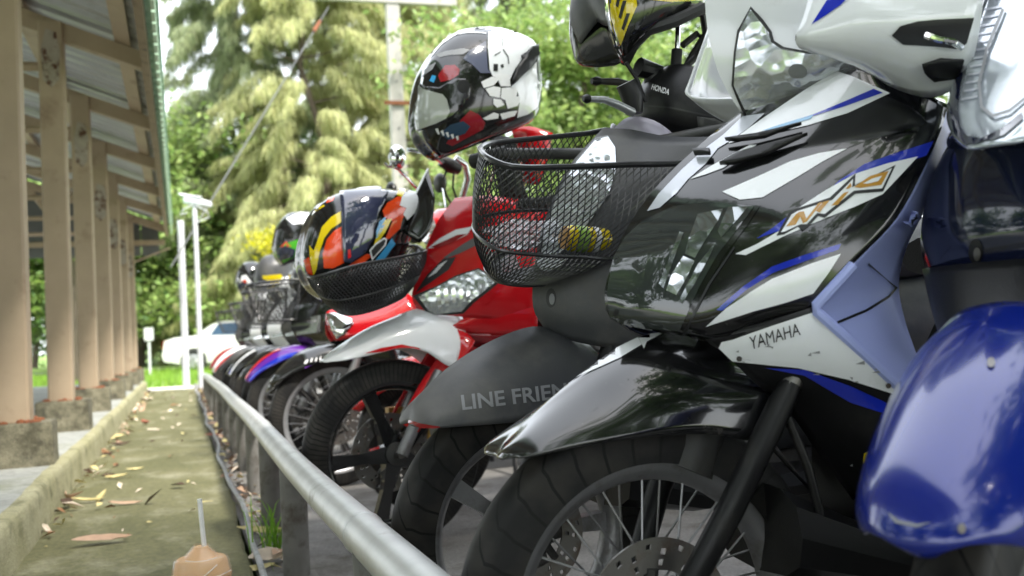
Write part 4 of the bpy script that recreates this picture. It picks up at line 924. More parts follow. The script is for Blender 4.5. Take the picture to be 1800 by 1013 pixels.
B.tube('handlebar_grip',[(-.44,.13,.98),(-.56,.19,.98)],.017,M['rubber'],12); B.tube('handlebar_grip',[(-.13,-.25,.98),(-.1,-.36,.98)],.017,M['rubber'],12)
B.ptube('brake_cable',[(1200,80,.0),(1225,60,.0),(1245,70,.0),(1230,95,.0),(1205,118,.0)],.007,M['black_plastic'])
B.rear(M['grey_matt'])
bk=basket(B,[
 [(1200,285,.13),(1100,290,.135),(990,294,.14),(905,294,.135),(862,280,.10),(846,266,.03),(848,258,-.05),(872,251,-.11),(960,242,-.14),(1030,235,-.14),(1083,229,-.13),(1145,258,0)],
 [(1078,453,.12),(1020,452,.125),(950,449,.125),(885,442,.115),(855,428,.08),(836,410,.02),(832,396,-.04),(845,382,-.09),(900,372,-.12),(960,370,-.12),(1010,374,-.11),(1060,415,0)],
 [(960,498,.07),(940,502,.08),(915,502,.085),(890,499,.08),(870,492,.05),(857,480,.01),(853,468,-.03),(862,455,-.06),(890,446,-.085),(920,446,-.085),(950,450,-.08),(965,475,0)]],M['wire'],Nw=88,tw=7,r_=.0013)
B.ptube('basket_bracket',[(1075,400,.0),(1085,380,.0),(1130,360,.0),(1150,372,.02)],.005,M['silver'],8)
# contents
def wl(Bk,px,py,v): return Bk.W@Bk.at(px,py,v)
a_,b2=wl(B,992,418,.075),wl(B,1070,424,.075); mid=(a_+b2)/2
can=empty('drink_can',mid,label='yellow and green drink can lying in the large wire basket',cat='can'); d=(b2-a_)/2
def canpart(t0,t1,m,nm,rr):
    b=MB(); b.tube([d*t for t in (t0,t0*.9+t1*.1,t0*.1+t1*.9,t1)],[rr*.86,rr,rr,rr*.86] if nm=='body' else rr,20); b.build(nm,m,can)
canpart(-1,1,M['yellow'],'body',.0235); canpart(-.62,-.12,mat('can_green',srgb('8fb545'),rough=.3,coat=.3),'green_band',.0239); canpart(.15,.4,M['white_decal'],'label_band',.0239); canpart(-1.03,-.93,M['decal_gold'],'lid',.0205)
def crumple(name,c,sx,sy,sz,m,seed,label,cat,n=18):
    g=np.random.default_rng(seed); v,f=ell((0,0,0),1,1,1,n,12); out=[]
    for p in v:
        k=1+.28*math.sin(p.x*5+p.y*3+seed)*math.cos(p.z*6+p.y*4)+g.normal()*.07; out.append((p.x*sx*k,p.y*sy*k,p.z*sz*k))
    o=obj(name,out,f,m,smooth=False,label=label,cat=cat); o.location=c; return o
crumple('plastic_bag',wl(B,930,412,0),.075,.08,.022,mat('clear_film',(.8,.82,.86),rough=.12,trans=.7,alpha=.55),3,'crumpled clear plastic film at the bottom of the large basket','bag')
# ================================================================ blue scooter, nearest, at the right edge
B=Bike('scooter',.72,.78,32,'glossy blue scooter with large oval headlamp at the right edge')
blu=B
B.wheel('front_wheel',(0,0,.235),.235,.17,.085,'cast',M['alloy'],'tyreA')
def cl(px,py,w_,d): p=B.at(px,py,0); return (p.x,p.z,w_,d)
fd,fbv=B.sweep('front_fender',[cl(1762,530,.06,.03),cl(1728,580,.078,.05),cl(1688,660,.086,.07),cl(1652,760,.086,.078),cl(1628,845,.078,.075),cl(1618,905,.066,.058),cl(1615,945,.05,.036),cl(1617,968,.032,.016),cl(1623,981,.01,.003)],M['blue'],sub=5)
for x,y in ((1742,640),(1690,930)):
    B.decal('fender_bolt',[[(x+7*math.cos(t),y+9*math.sin(t)) for t in np.linspace(0,5.8,10)]],fbv,M['steel'],fd,.002)
B.decal('fender_scuff',[[(1560,900),(1580,915),(1612,922),(1640,918),(1612,927),(1575,920)]],fbv,M['grey_decal'],fd,.0006)
ap,abv=B.nose('front_apron',[(1700,215,.10,.09),(1662,268,.125,.11),(1632,335,.15,.13),(1619,420,.16,.14),(1630,478,.155,.13),(1650,500,.14,.11)],M['navy'],sub=5)
B.decal('bolt_recess',[[(1716+13*math.cos(t),442+22*math.sin(t)) for t in np.linspace(0,6.0,18)]],abv,M['black_decal'],ap,.001)
B.decal('bolt_head',[[(1720+6*math.cos(t),446+12*math.sin(t)) for t in np.linspace(0,5.9,12)]],abv,M['steel'],ap,.003)
B.nose('lower_apron',[(1622,474,.15,.12),(1634,530,.125,.1),(1650,585,.1,.08),(1668,615,.08,.05)],M['black_plastic'],sub=4)
m_fr=mat('frosted_reflector',(.55,.6,.66),rough=.14,metal=.45,coat=1.,var=.12,vscale=22)
hd,hbv=B.nose('headlamp',[(1790,-120,.05,.05),(1745,-60,.085,.09),(1716,10,.105,.115),(1682,110,.115,.13),(1664,195,.1,.115),(1676,240,.07,.08),(1700,264,.03,.03)],m_fr,sub=5)
B.decal('lens_ring',[[(1768,20),(1740,90),(1726,150),(1730,190),(1748,205),(1775,196),(1810,168),(1812,172),(1776,202),(1746,211),(1725,193),(1721,150),(1735,88),(1763,18)]],hbv,M['grey_decal'],hd,.003,step=8)
ring_o=[(1728,-10),(1709,40),(1692,95),(1679,150),(1673,195),(1679,232),(1697,254),(1725,258),(1765,240),(1800,210)]
ring_i=[(1796,200),(1762,228),(1726,246),(1703,242),(1690,224),(1685,193),(1690,152),(1702,98),(1718,44),(1736,-6)]
B.decal('lens_rim',[ring_o+ring_i],hbv,M['navy'],hd,.002,step=7)
for i in range(12):
    t=i/11; x=1732-40*t; y=16+158*t; B.decal('lens_rib',[[(x,y),(x+14,y-2),(x+28,y-5),(x+28,y-1),(x+14,y+2),(x,y+4)]],hbv,M['pearl'],hd,.0015,step=8)
B.nose('headlamp_trim',[(1670,232,.105,.115),(1664,250,.112,.118),(1672,274,.118,.115)],M['navy'],sub=4)
for s in (1,-1): B.tube('fork',[(-.2,s*.06,.62),(-.1,s*.07,.45),(0,s*.07,.235)],.02,M['black_plastic'],12)
B.tube('handlebar',[(-.46,.26,1.1),(-.36,.1,1.02),(-.36,-.1,1.02),(-.46,-.26,1.1)],.012,M['engine'],10)
for s in (1,-1): B.tube('handlebar_grip',[(-.45,s*.25,1.1),(-.5,s*.37,1.1)],.017,M['rubber'],12)
B.panel('leg_shield',[[(-.26,0,.85),(-.28,.08,.84),(-.3,.12,.8)],[(-.27,0,.6),(-.29,.09,.6),(-.32,.13,.6)],[(-.3,0,.38),(-.32,.08,.38),(-.34,.12,.4)]],M['navy'],local=True)
B.rear(M['blue'],R=.235)
# ================================================================ red and white scooter with helmet basket
B=Bike('scooter',.575,2.95,10,'red and white scooter with black five spoke wheel and mesh front basket')
clk=B
B.wheel('front_wheel',(0,0,.272),.272,.212,.08,'cast',M['black_gloss'],'tyreB',M['engine'],disc=.115,soff=-.06,dside=-1,fat=1.25)
B.tube('axle_nut',[(0,.05,.272),(0,.062,.272)],.011,M['steel'],8)
fd,fbv=B.panel('front_fender',[
 [(564,634,0),(566,635,.012),(569,636,.022),(574,636,.03)],
 [(590,612,0),(594,618,.03),(600,627,.05),(606,633,.06)],
 [(640,580,0),(645,592,.035),(652,608,.06),(660,622,.07)],
 [(690,558,0),(694,572,.04),(700,592,.065),(706,612,.075)],
 [(725,545,0),(732,562,.04),(740,590,.07),(748,618,.08)],
 [(760,542,0),(768,565,.045),(775,600,.075),(782,640,.085)],
 [(810,550,0),(818,575,.045),(816,605,.075),(800,648,.085)]],M['white'],sub=4)
B.decal('red_fender_edge',[[(640,622),(670,612),(706,606),(735,612),(760,632),(752,630),(730,618),(706,613),(672,619)]],fbv,M['red'],fd,.002)
B.panel('fork_cover',[[(800,578,.05),(820,585,.075),(835,600,.095)],[(768,630,.05),(790,640,.075),(805,655,.09)],[(735,680,.045),(755,690,.07),(770,702,.085)],[(702,742,.045),(718,752,.065),(735,760,.08)]],M['red'],sub=3)
for s in (1,-1): B.tube('fork',[(-.13,s*.06,.5),(-.09,s*.066,.44),(0,s*.062,.272)],[.017,.018,.018],M['alloy'],12)
b=MB(); b.box((-.07,-.08,.33),(-.01,-.05,.4)); b.build('brake_caliper',M['gold'],B.e)
ap,abv=B.panel('front_cowl',[
 [(800,348,0),(850,344,.05),(905,350,.1),(970,360,.14)],
 [(772,385,0),(830,385,.06),(890,395,.12),(965,410,.16)],
 [(750,432,0),(810,435,.06),(880,442,.12),(960,452,.17)],
 [(735,482,0),(800,482,.06),(870,478,.115),(955,482,.165)],
 [(724,520,0),(790,522,.055),(860,520,.11),(945,522,.15)],
 [(736,550,0),(798,556,.05),(860,562,.09),(945,572,.13)]],M['red'],sub=4)
D=lambda n,p,m,off=.002,**k: B.decal(n,[p],abv,M[m],ap,off,**k)
cA=lambda L_: [(660+x/3.1034,220+y/3.1034) for x,y in L_]
hl=cA([(235,935),(330,890),(440,830),(560,790),(665,848),(600,900),(520,960),(470,1015),(330,1030),(290,1012)])
D('headlamp_surround',cA([(205,932),(330,880),(440,820),(562,780),(690,845),(620,905),(535,970),(480,1028),(330,1042),(280,1026)]),'black_decal')
D('headlamp_reflector',hl,'crystal',.0035)
for i in range(6): D('reflector_facet',cA([(330+i*42,905-i*10),(350+i*42,895-i*10),(365+i*38,1000-i*18),(345+i*38,1008-i*18)]),'chrome',.0055)
D('headlamp_lens',hl,'glass',.008)
D('black_badge',cA([(215,920),(280,820),(370,730),(440,720),(400,790),(300,860),(235,905)]),'black_decal')
for i in range(4): D('badge_mark',cA([(285+i*16,835-i*18),(300+i*16,818-i*18),(345+i*16,792-i*18),(335+i*16,805-i*18)]),'white_decal',.003)
D('white_stripe',cA([(285,675),(350,620),(440,572),(530,555),(500,600),(420,640),(340,668)]),'white')
D('dark_stripe',cA([(300,668),(380,632),(450,600),(500,595),(420,642),(340,672)]),'dkred',.003)
D('grey_stripe',cA([(370,725),(470,655),(545,610),(545,660),(450,705),(390,728)]),'grey_matt')
bp,bbv=B.panel('beak',[[(792,574,.045),(850,540,.085),(900,512,.115),(945,498,.14)],[(800,580,.05),(860,565,.09),(905,555,.12),(945,548,.145)],[(815,588,.04),(870,590,.085),(910,588,.11),(945,582,.135)]],M['red'],sub=3)
B.panel('beak_underside',[[(792,575,.045),(815,586,.05),(870,588,.085),(945,582,.13)],[(815,610,.03),(840,605,.05),(880,610,.08),(945,620,.12)]],M['dkred'],sub=3)
hbp,_=B.panel('handlebar_cowl',[[(898,228,0),(930,222,.05),(972,234,.08)],[(912,268,0),(938,268,.05),(962,280,.075)],[(922,322,0),(935,325,.03),(948,325,.05)]],M['red'],sub=4)
B.panel('inner_cowl',[[(860,240,-.05),(890,240,0),(905,250,.05)],[(870,300,-.05),(900,300,0),(915,310,.05)],[(880,360,-.05),(910,360,0),(930,360,.05)]],M['black_plastic'],sub=3,mirror=False)
B.panel('windscreen',[[(752,298,0),(758,322,.03),(763,346,.06)],[(726,350,0),(742,368,.04),(758,398,.07)],[(700,396,0),(714,412,.04),(738,428,.06)]],M['black_gloss'],sub=4)
B.ptube('screen_edge',[(753,297,.0),(727,349,.0),(700,395,.0)],.004,M['white'],6)
B.ptube('handlebar',[(880,262,.2),(905,275,.08),(930,280,0)],.012,M['engine'],10)
for s in (1,-1): B.tube('handlebar_grip',[(-.33,s*.24,.97),(-.36,s*.36,.96)],.017,M['rubber'],12)
B.tube('helmet_hook',[B.at(870,280,.1),B.at(850,250,.1),B.at(845,225,.1)],.008,M['black_plastic'],8)
B.panel('leg_shield',[[(-.46,0,.85),(-.47,.1,.84),(-.48,.15,.8)],[(-.48,0,.6),(-.49,.1,.6),(-.5,.15,.6)],[(-.48,0,.38),(-.48,.1,.38),(-.5,.13,.4)]],M['black_plastic'],local=True)
B.rear(M['red'])
basket(B,[
 [(746,443,.11),(690,455,.125),(630,466,.13),(578,481,.12),(548,488,.07),(540,482,.0),(543,474,-.06),(562,463,-.11),(620,449,-.13),(680,440,-.13),(728,432,-.12),(742,438,0)],
 [(735,485,.11),(690,505,.12),(640,520,.12),(595,528,.11),(566,522,.06),(556,512,.0),(558,500,-.05),(575,490,-.1),(630,478,-.12),(680,470,-.12),(722,462,-.11),(735,472,0)],
 [(712,520,.08),(685,535,.095),(650,548,.1),(618,554,.09),(596,550,.05),(586,540,0),(586,530,-.04),(602,522,-.07),(640,512,-.1),(675,505,-.1),(700,500,-.09),(710,508,0)]],M['wire'],Nw=104,tw=6,r_=.0021,rim=.0045,mid=.003)
# ================================================================ helmets
class Helm(Bike):
    def shell(s,name,rows,m,cols=11,thick=.006):
        R=[]
        for (xl,yl),(xr,yr),vm in rows:
            r_=[]
            for k in range(cols):
                t=k/(cols-1); q=(1-math.cos(math.pi*t))/2; vv=vm*math.sin(math.pi*t)**.8 if 0<k<cols-1 else 0
                r_.append((xl+(xr-xl)*q,yl+(yr-yl)*q,vv))
            R.append(r_)
        return s.panel(name,R,m,sub=3,thick=thick,sharp=70)
def helmet(Y,a,c,label,name='helmet'):
    p=ony(c[0],c[1],Y); return Helm(name,p.x,p.y,a,label,'helmet','helmets left on the motorbikes')
def set_base(H,z):   # put the empty at the helmet's own height
    H.e.location.z=z; H.W=Matrix.Translation((H.e.location.x,H.e.location.y,z))@Matrix.Rotation(H.e.rotation_euler.z,4,'Z'); H.I=H.W.inverted(); H.o=H.I@EYE
m_vis=mat('clear_visor',(.62,.66,.6),rough=.04,coat=1.,alpha=.55); m_viso=mat('tinted_visor',(.03,.035,.07),rough=.03,coat=1.,spec=.8)
# upper helmet, black and white
H=helmet(2.72,6,(845,250),'glossy black and white full face helmet perched on the handlebar'); set_base(H,ony(845,275,2.72).z)
sh_,sb=H.shell('shell',[((838,48),(862,47),.015),((806,54),(895,53),.06),((775,74),(936,70),.092),((752,105),(949,95),.112),((740,140),(951,120),.122),((734,180),(953,150),.124),((732,215),(951,180),.12),((741,245),(945,202),.108),((758,268),(928,218),.09),((770,278),(900,228),.07)],M['black_gloss'])
cB=lambda L_: [(680+x/3.2143,20+y/3.2143) for x,y in L_]
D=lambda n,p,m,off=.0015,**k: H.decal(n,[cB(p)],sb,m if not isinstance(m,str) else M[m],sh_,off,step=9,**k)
D('white_rear_panel',[(575,95),(640,95),(720,115),(800,150),(860,185),(850,215),(800,215),(720,330),(695,385),(640,350),(600,375),(580,330),(570,200)],'white')
D('white_crown_line',[(230,250),(290,180),(380,115),(470,88),(570,85),(570,98),(480,102),(400,128),(310,190),(250,262)],'white')
D('white_side_panel',[(865,265),(878,330),(876,420),(850,540),(800,580),(735,602),(750,500),(735,450),(700,430),(790,340)],'white')
D('spoiler',[(858,190),(868,205),(850,240),(800,325),(697,418),(700,385),(725,325),(800,212)],'black_plastic',.006,thick=.006)
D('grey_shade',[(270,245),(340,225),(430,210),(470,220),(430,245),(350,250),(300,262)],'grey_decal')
D('blue_grey_panel',[(470,220),(560,170),(570,330),(590,350),(530,350),(480,300),(430,270)],mat('smoke_graphic',(.12,.13,.19),rough=.1,coat=.8))  # dark blue-grey area among the helmet graphics
for pl in ([(530,400),(590,372),(640,380),(600,420),(545,435)],[(595,365),(640,350),(690,362),(695,425),(640,425),(625,385)],[(555,440),(600,425),(640,432),(635,490),(580,480)],[(645,435),(720,430),(735,450),(725,490),(680,510),(640,490)],[(600,495),(640,500),(660,530),(620,545),(598,525)],[(665,505),(740,480),(750,505),(735,535),(680,550)],[(540,605),(600,572),(630,580),(625,605),(560,615)],[(635,580),(700,565),(735,560),(720,590),(650,610)]): 
    D('white_block_graphic',pl,'white_decal',.003)
D('red_graphic',[(290,365),(330,308),(385,305),(412,330),(405,360),(360,390),(305,402)],'dkred',.002)
D('blue_graphic',[(243,395),(258,362),(280,368),(268,405)],'ltblue',.002)
D('red_lower_graphic',[(335,745),(370,690),(420,610),(470,560),(520,585),(555,630),(540,668),(450,715),(370,760)],'dkred',.002)
D('blue_lower_graphic',[(300,690),(360,640),(430,620),(470,650),(440,690),(350,725)],mat('slate_blue_graphic',srgb('33485e'),rough=.2,coat=.6),.003)
for i in range(5): D('tooth_graphic',[(275+i*28,665+i*10),(290+i*28,660+i*10),(300+i*26,690+i*8),(292+i*26,695+i*8)],'white_decal',.004)
D('visor_plate',[(172,400),(230,430),(300,435),(385,385),(440,385),(468,430),(462,490),(420,540),(370,610),(300,645),(185,675),(168,560)],'black_gloss',.004,thick=.003)
D('visor',[(168,408),(230,450),(320,475),(342,505),(355,570),(335,605),(280,635),(180,668),(165,540)],m_vis,.0085)
D('visor_pivot',[(430+34*math.cos(t),430+38*math.sin(t)) for t in np.linspace(0,6.0,16)],'black_plastic',.009)
D('vent_graphic',[(185,365),(240,310),(280,290),(260,330),(200,372)],'grey_decal',.002)
for pl in ([(600,300),(625,300),(625,340),(600,340)],[(640,305),(655,300),(658,318),(645,322)],[(605,250),(640,230),(642,234),(607,256)],[(650,150),(653,150),(653,200),(650,200)],[(655,215),(685,260),(688,300),(683,300),(680,262),(652,220)]): D('line_graphic',pl,'black_decal',.003)
H.panel('lining',[[(770,270,0),(850,238,.08),(930,216,0)],[(775,262,0),(850,225,.06),(925,208,0)]],M['seat'],sub=3)
# lower helmet in the mesh basket
H=helmet(2.99,10,(635,500),'black helmet with yellow and orange flames lying in the mesh basket'); set_base(H,ony(635,540,2.99).z)
sh_,sb=H.shell('shell',[((628,333),(664,330),.02),((592,340),(712,336),.075),((563,358),(738,344),.094),((545,385),(746,358),.106),((534,418),(738,385),.112),((529,450),(724,418),.112),((533,480),(712,450),.106),((548,508),(704,478),.094),((575,528),(694,502),.08),((610,540),(672,526),.04)],M['black_gloss'])
cC=lambda L_: [(330+x/3.6,280+y/3.6) for x,y in L_]
D=lambda n,p,m,off=.0015,**k: H.decal(n,[cC(p)],sb,m if not isinstance(m,str) else M[m],sh_,off,step=9,**k)
D('yellow_flame',[(798,735),(778,650),(770,545),(800,580),(850,430),(910,365),(978,325),(980,395),(910,440),(865,500),(835,590),(815,700)],'yellow')
D('orange_flame',[(862,690),(855,600),(880,510),(925,455),(975,425),(978,560),(990,655),(920,690)],'orange')
D('orange_flame',[(735,640),(770,620),(785,690),(795,735),(760,725)],'orange')
D('orange_flame',[(1000,690),(1040,655),(1130,600),(1175,605),(1120,650),(1050,680)],'orange')
D('gold_edge_line',[(770,350),(800,325),(860,290),(870,298),(810,335),(775,358)],'yellow')
D('red_badge',[(860,262),(890,245),(930,240),(920,265),(880,280)],'orange')
D('visor',[(965,215),(1080,192),(1180,185),(1282,182),(1250,260),(1200,350),(1178,430),(1172,500),(1120,590),(1030,660),(985,650),(975,500),(970,330)],m_viso,.004,thick=.003)
D('orange_graphic',[(1225,330),(1255,285),(1320,245),(1400,255),(1395,310),(1350,370),(1330,440),(1260,505),(1240,500),(1285,395),(1235,370)],'orange',.0085)
D('white_cloud_graphic',[(1330,300),(1345,250),(1395,212),(1440,225),(1478,262),(1430,330),(1375,385),(1350,350),(1370,310)],'white_decal',.0095)
D('yellow_graphic',[(1240,385),(1282,378),(1240,460),(1200,520),(1165,555),(1180,500)],'yellow',.0088)
D('yellow_graphic',[(1345,250),(1310,235),(1340,200),(1380,205)],'yellow',.0088)
D('blue_graphic',[(1182,505),(1185,450),(1205,395),(1245,365),(1235,420),(1210,465)],'ltblue',.0088)
D('blue_graphic',[(1180,635),(1215,590),(1280,500),(1300,535),(1260,590),(1225,645)],'ltblue',.0088)
D('white_logo_frame',[(1140,575),(1180,530),(1230,495),(1250,505),(1240,545),(1190,600),(1155,640)],'white_decal',.0095)
D('white_logo_core',[(1150,578),(1183,540),(1228,508),(1240,512),(1230,542),(1187,592),(1160,622)],'black_decal',.0102)
D('red_tab',[(1008,575),(1025,570),(1028,620),(1010,630)],'red',.0085)
D('lining_edge',[(1350,500),(1440,300),(1480,265),(1465,310),(1400,440),(1360,540)],'seat',.003)
# helmet hanging at the top edge
H=helmet(1.85,8,(1150,60),'black helmet with yellow graphics hanging at the top edge of the picture'); set_base(H,ony(1150,110,1.85).z)
sh_,sb=H.shell('shell',[((1110,-165),(1165,-168),.02),((1072,-130),(1225,-135),.09),((1060,-70),(1262,-80),.12),((1060,-10),(1262,-22),.13),((1066,35),(1240,12),.125),((1078,75),(1190,36),.11),((1090,98),(1150,58),.075),((1098,108),(1125,84),.035)],M['black_gloss'])
D=lambda n,p,m,off=.002,**k: H.decal(n,[p],sb,M[m],sh_,off,step=9,**k)
D('yellow_graphic',[(1072,-20),(1115,-20),(1120,10),(1105,45),(1092,80),(1085,60),(1075,30)],'yellow')
for i in range(4): D('black_slash',[(1090+i*6,-20+i*22),(1096+i*6,-20+i*22),(1088+i*5,14+i*20),(1084+i*5,10+i*20)],'black_decal',.003)
D('yellow_graphic',[(1120,-12),(1220,-20),(1235,0),(1180,4),(1140,0)],'yellow')
D('white_letter',[(1212,12),(1214,12),(1214,18),(1219,18),(1219,20),(1212,20)],'white_decal',.003)
H.panel('visor',[[(1030,-60,0),(1048,-60,.04),(1070,-60,.07)],[(1034,0,0),(1052,-2,.04),(1074,-10,.08)],[(1050,38,0),(1060,44,.03),(1074,48,.06)]],M['grey_matt'],sub=4,thick=.003)
H.ptube('visor_edge',[(1064,-20,.1),(1068,30,.1),(1082,80,.08),(1096,108,.03)],.004,M['chrome'],8)
H.ptube('lining_rim',[(1098,108,.02),(1115,75,.07),(1140,52,.1),(1185,38,.12),(1235,14,.11)],.012,M['seat'],8)
H.ptube('chin_strap',[(1150,50,.02),(1200,20,.08),(1235,25,.09),(1240,60,.06),(1215,100,.03),(1200,130,.02)],.007,M['seat'],6)
# ================================================================ the rest of the row (generic underbones)
def mirror_(B,s,u,z,h=.17,m='black_plastic'):
    p=Vector((u,s*.2,z)); q=p+Vector((.02,s*.06,h))
    B.tube('mirror_stem',[p,p+Vector((.03,s*.01,h*.5)),q],.005,M['chrome'],8)
    b=MB(); v,f=ell((0,0,0),.018,.055,.038,14,8); b.add([Vector((a.x,a.y,a.z))+q+Vector((0,s*.03,.02)) for a in v],f); mo=b.build('mirror',M[m],B.e)
    b=MB(); b.lathe([(0,-.0185),(.03,-.0185)],'x',14,q+Vector((0,s*.03,.02))); b.build('mirror_glass',M['mirror'],mo)
def underbone(X,Y,a,label,fend,body,R=.275,style='spoke',stripe=None,stripe2=None,bask=False,steer=0,forkm='alloy',lamp=True,mirrors=True,scoot=False,a0=30,a1=150,simple=False):
    B=Bike('motorbike',X,Y,a,label,'motorbike')
    rim=R-.052
    B.wheel('front_wheel',(0,0,R),R,rim,.066,style,M['silver' if style=='spoke' else 'black_plastic'],'tyreB',M['alloy'],disc=.1,steer=steer,nsp=32)
    fd,fbv=B.fender(R,M[fend],a0,a1,steer=steer)
    def arc(c0,c1,k0,k1,off): # strip on the fender between angles and across positions
        rows=[]
        for i in range(8):
            an=math.radians(c0+(c1-c0)*i/7); t=(math.degrees(an)-a0)/(a1-a0); tap=min(1,.45+2.2*t,.6+1.6*(1-t)); row=[]
            for k in range(4):
                q=(k0+(k1-k0)*k/3); y=.065*tap*math.sin(q*math.pi/2); rr=R+.03+.012-(.062)*tap*(1-math.cos(q*math.pi/2))+off; row.append((rr*math.cos(an),y+off*q,R+rr*math.sin(an)))
            rows.append(row)
        return rows
    if stripe: o,_=B.panel('fender_stripe',arc(a0+2,a0+58,.74,.98,.0025),M[stripe],sub=1,thick=0,local=True,parent=fd)
    if stripe2: o,_=B.panel('fender_stripe',arc(a0+2,a0+44,.02,.36,.0025),M[stripe2],sub=1,thick=0,local=True,parent=fd)
    for s in (1,-1): B.tube('fork',[(-.2,s*.06,.8),(-.1,s*.065,.55),(-.06,s*.066,.46),(0,s*.062,R)],[.014,.015,.022,.022],M[forkm],12)
    # leg shield / front cowl
    ap,abv=B.panel('leg_shield',[
      [(-.1,0,.93),(-.13,.05,.925),(-.17,.1,.91),(-.22,.13,.88)],
      [(-.0,0,.8),(-.05,.06,.8),(-.12,.12,.79),(-.2,.16,.76)],
      [(.035,0,.68),(-.02,.06,.68),(-.1,.125,.67),(-.2,.175,.64)],
      [(-.03,0,.57),(-.07,.05,.57),(-.14,.115,.55),(-.24,.17,.5)],
      [(-.1,0,.5),(-.13,.045,.49),(-.19,.1,.45),(-.28,.15,.38)],
      [(-.16,0,.42),(-.2,.04,.4),(-.25,.09,.36),(-.33,.13,.3)]],M[body],sub=3,local=True)
    if lamp:
        for s in (1,-1):
            b=MB(); b.hexa([Vector((.012,s*.02,.64)),Vector((-.075,s*.118,.65)),Vector((-.095,s*.118,.65)),Vector((-.02,s*.02,.64))],[Vector((.004,s*.02,.72)),Vector((-.088,s*.126,.735)),Vector((-.105,s*.126,.735)),Vector((-.03,s*.02,.72))]); b.build('front_indicator',M['bright'],B.e)
    # handlebar head with lamp
    def oval(u,hw,z0,z1,n=14): return [Vector((u,hw*math.cos(t),(z0+z1)/2+(z1-z0)/2*math.sin(t))) for t in [2*math.pi*i/n for i in range(n)]]
    b=MB(); b.loft([oval(-.04,.06,.93,1.02),oval(-.07,.095,.9,1.05),oval(-.14,.12,.9,1.06),oval(-.24,.12,.94,1.05),oval(-.28,.08,.97,1.04)]); b.build('handlebar_head',M[body],B.e)
    b=MB(); b.loft([oval(-.028,.055,.935,1.015),oval(-.045,.072,.92,1.03)]); b.build('headlamp',M['bright'],B.e)
    B.tube('handlebar',[(-.26,.3,1.0),(-.21,.12,.99),(-.21,-.12,.99),(-.26,-.3,1.0)],.011,M['chrome'],10)
    for s in (1,-1):
        B.tube('handlebar_grip',[(-.25,s*.25,1.0),(-.29,s*.36,.99)],.017,M['rubber'],10)
        B.tube('brake_lever',[(-.2,s*.19,1.0),(-.17,s*.26,.99),(-.19,s*.37,.985)],[.007,.006,.007],M['silver'],8)
        if mirrors: mirror_(B,s,-.22,1.0)
    B.tube('brake_cable',[(-.2,.2,1.0),(-.08,.19,1.04),(-.02,.12,.95),(-.06,.08,.8)],.005,M['black_plastic'])
    b=MB(); b.loft([oval(-.3,.06,.36,.52),oval(-.45,.07,.36,.5),oval(-.6,.1,.4,.62)]); b.build('frame_cover',M[body],B.e)
    b=MB(); b.box((-.62,-.19,.25),(-.58,.19,.275)); b.build('footrest',M['rubber'],B.e)
    B.rear(M[body],R=R,floor=False,rimm=M['silver'])
    if bask:
        z=.72+.0; sz=bask
        basket(B,[[( .06,-.14*sz,z+.2),(.2,-.12*sz,z+.19),(.245,-.06*sz,z+.185),(.25,.06*sz,z+.185),(.2,.12*sz,z+.19),(.06,.14*sz,z+.2),(.0,.12*sz,z+.2),(-.01,-.12*sz,z+.2)],
          [(.06,-.11*sz,z),(.16,-.09*sz,z),(.19,-.05*sz,z),(.19,.05*sz,z),(.16,.09*sz,z),(.06,.11*sz,z),(.02,.09*sz,z),(.015,-.09*sz,z)]],M['wire'],Nw=40,tw=4,r_=.0015,rim=.006,mid=.0035,local=True,hseg=5)
    return B,fd,fbv,ap,abv
R_={}
R_['red']=underbone(.8,3.5,6,'red motorbike with gold fork half hidden behind the red and white scooter','red','red',R=.25,style='cast',forkm='gold',a0=25,lamp=True)
B=R_['red'][0]
np_,nbv=B.panel('nose_cowl',[[(700,505,0),(722,520,.05),(740,545,.08)],[(640,535,0),(670,550,.06),(700,572,.09)],[(580,545,0),(600,570,.05),(625,592,.07)],[(572,560,0),(580,585,.03),(590,600,.04)]],M['red'],sub=4)
B.decal('chrome_lamp',[[(574,552),(590,552),(618,562),(622,570),(605,588),(592,596),(584,580)]],nbv,M['chrome'],np_,.003,thick=.003)
B.ptube('chrome_lever',[(716,263,.16),(745,268,.15),(770,280,.12),(786,290,.1)],[.006,.007,.009,.011],M['chrome'],8)
B.ptube('lever_clamp',[(775,282,.1),(792,292,.1),(806,298,.09)],[.02,.026,.02],M['black_plastic'],10)
B.ptube('chrome_handlebar',[(800,278,.08),(818,290,.08),(822,315,.06),(812,350,.03)],.012,M['chrome'],10)
B.ptube('control_cable',[(786,296,.1),(778,320,.1),(785,345,.08),(800,370,.05)],.004,M['black_plastic']); B.ptube('control_cable',[(798,300,.1),(796,330,.1),(806,360,.08)],.004,M['black_plastic'])
B.ptube('mirror_stem',[(740,340,.1),(715,312,.14),(697,295,.18),(680,292,.2),(676,286,.2)],.0055,M['chrome'],8)
mo=B.at(698,277,.2); b=MB(); v,f=ell((0,0,0),.03,.02,.042,16,10); b.add([Vector(p)+mo for p in v],f); b.build('mirror',M['chrome'],B.e)
R_['wave']=underbone(.6,4.3,4,'black motorbike with spoked wheel and purple lettered fender','black_gloss','black_gloss',stripe=None,a0=32,a1=150)
B,fd,fbv,ap,abv=R_['wave']
B.decal('purple_edge',[[(535,646),(560,640),(600,634),(630,632),(640,640),(600,643),(560,650),(540,655)]],fbv,M['purple'],fd,.002)
B.text('lettering','welcome fancy',(532,643),(606,626),9,fbv,M['white_decal'],fd,off=.002,bold=.0) if False else None
for i,(x,y,w_) in enumerate([(534,640,8),(545,637,5),(553,636,5),(561,634,4),(568,633,5),(578,629,6),(588,628,5)]):
    B.decal('scrawl_mark',[[(x,y),(x+w_*.4,y-6),(x+w_,y-8),(x+w_*.7,y-1)]],fbv,M['white_decal'],fd,.002,step=20)
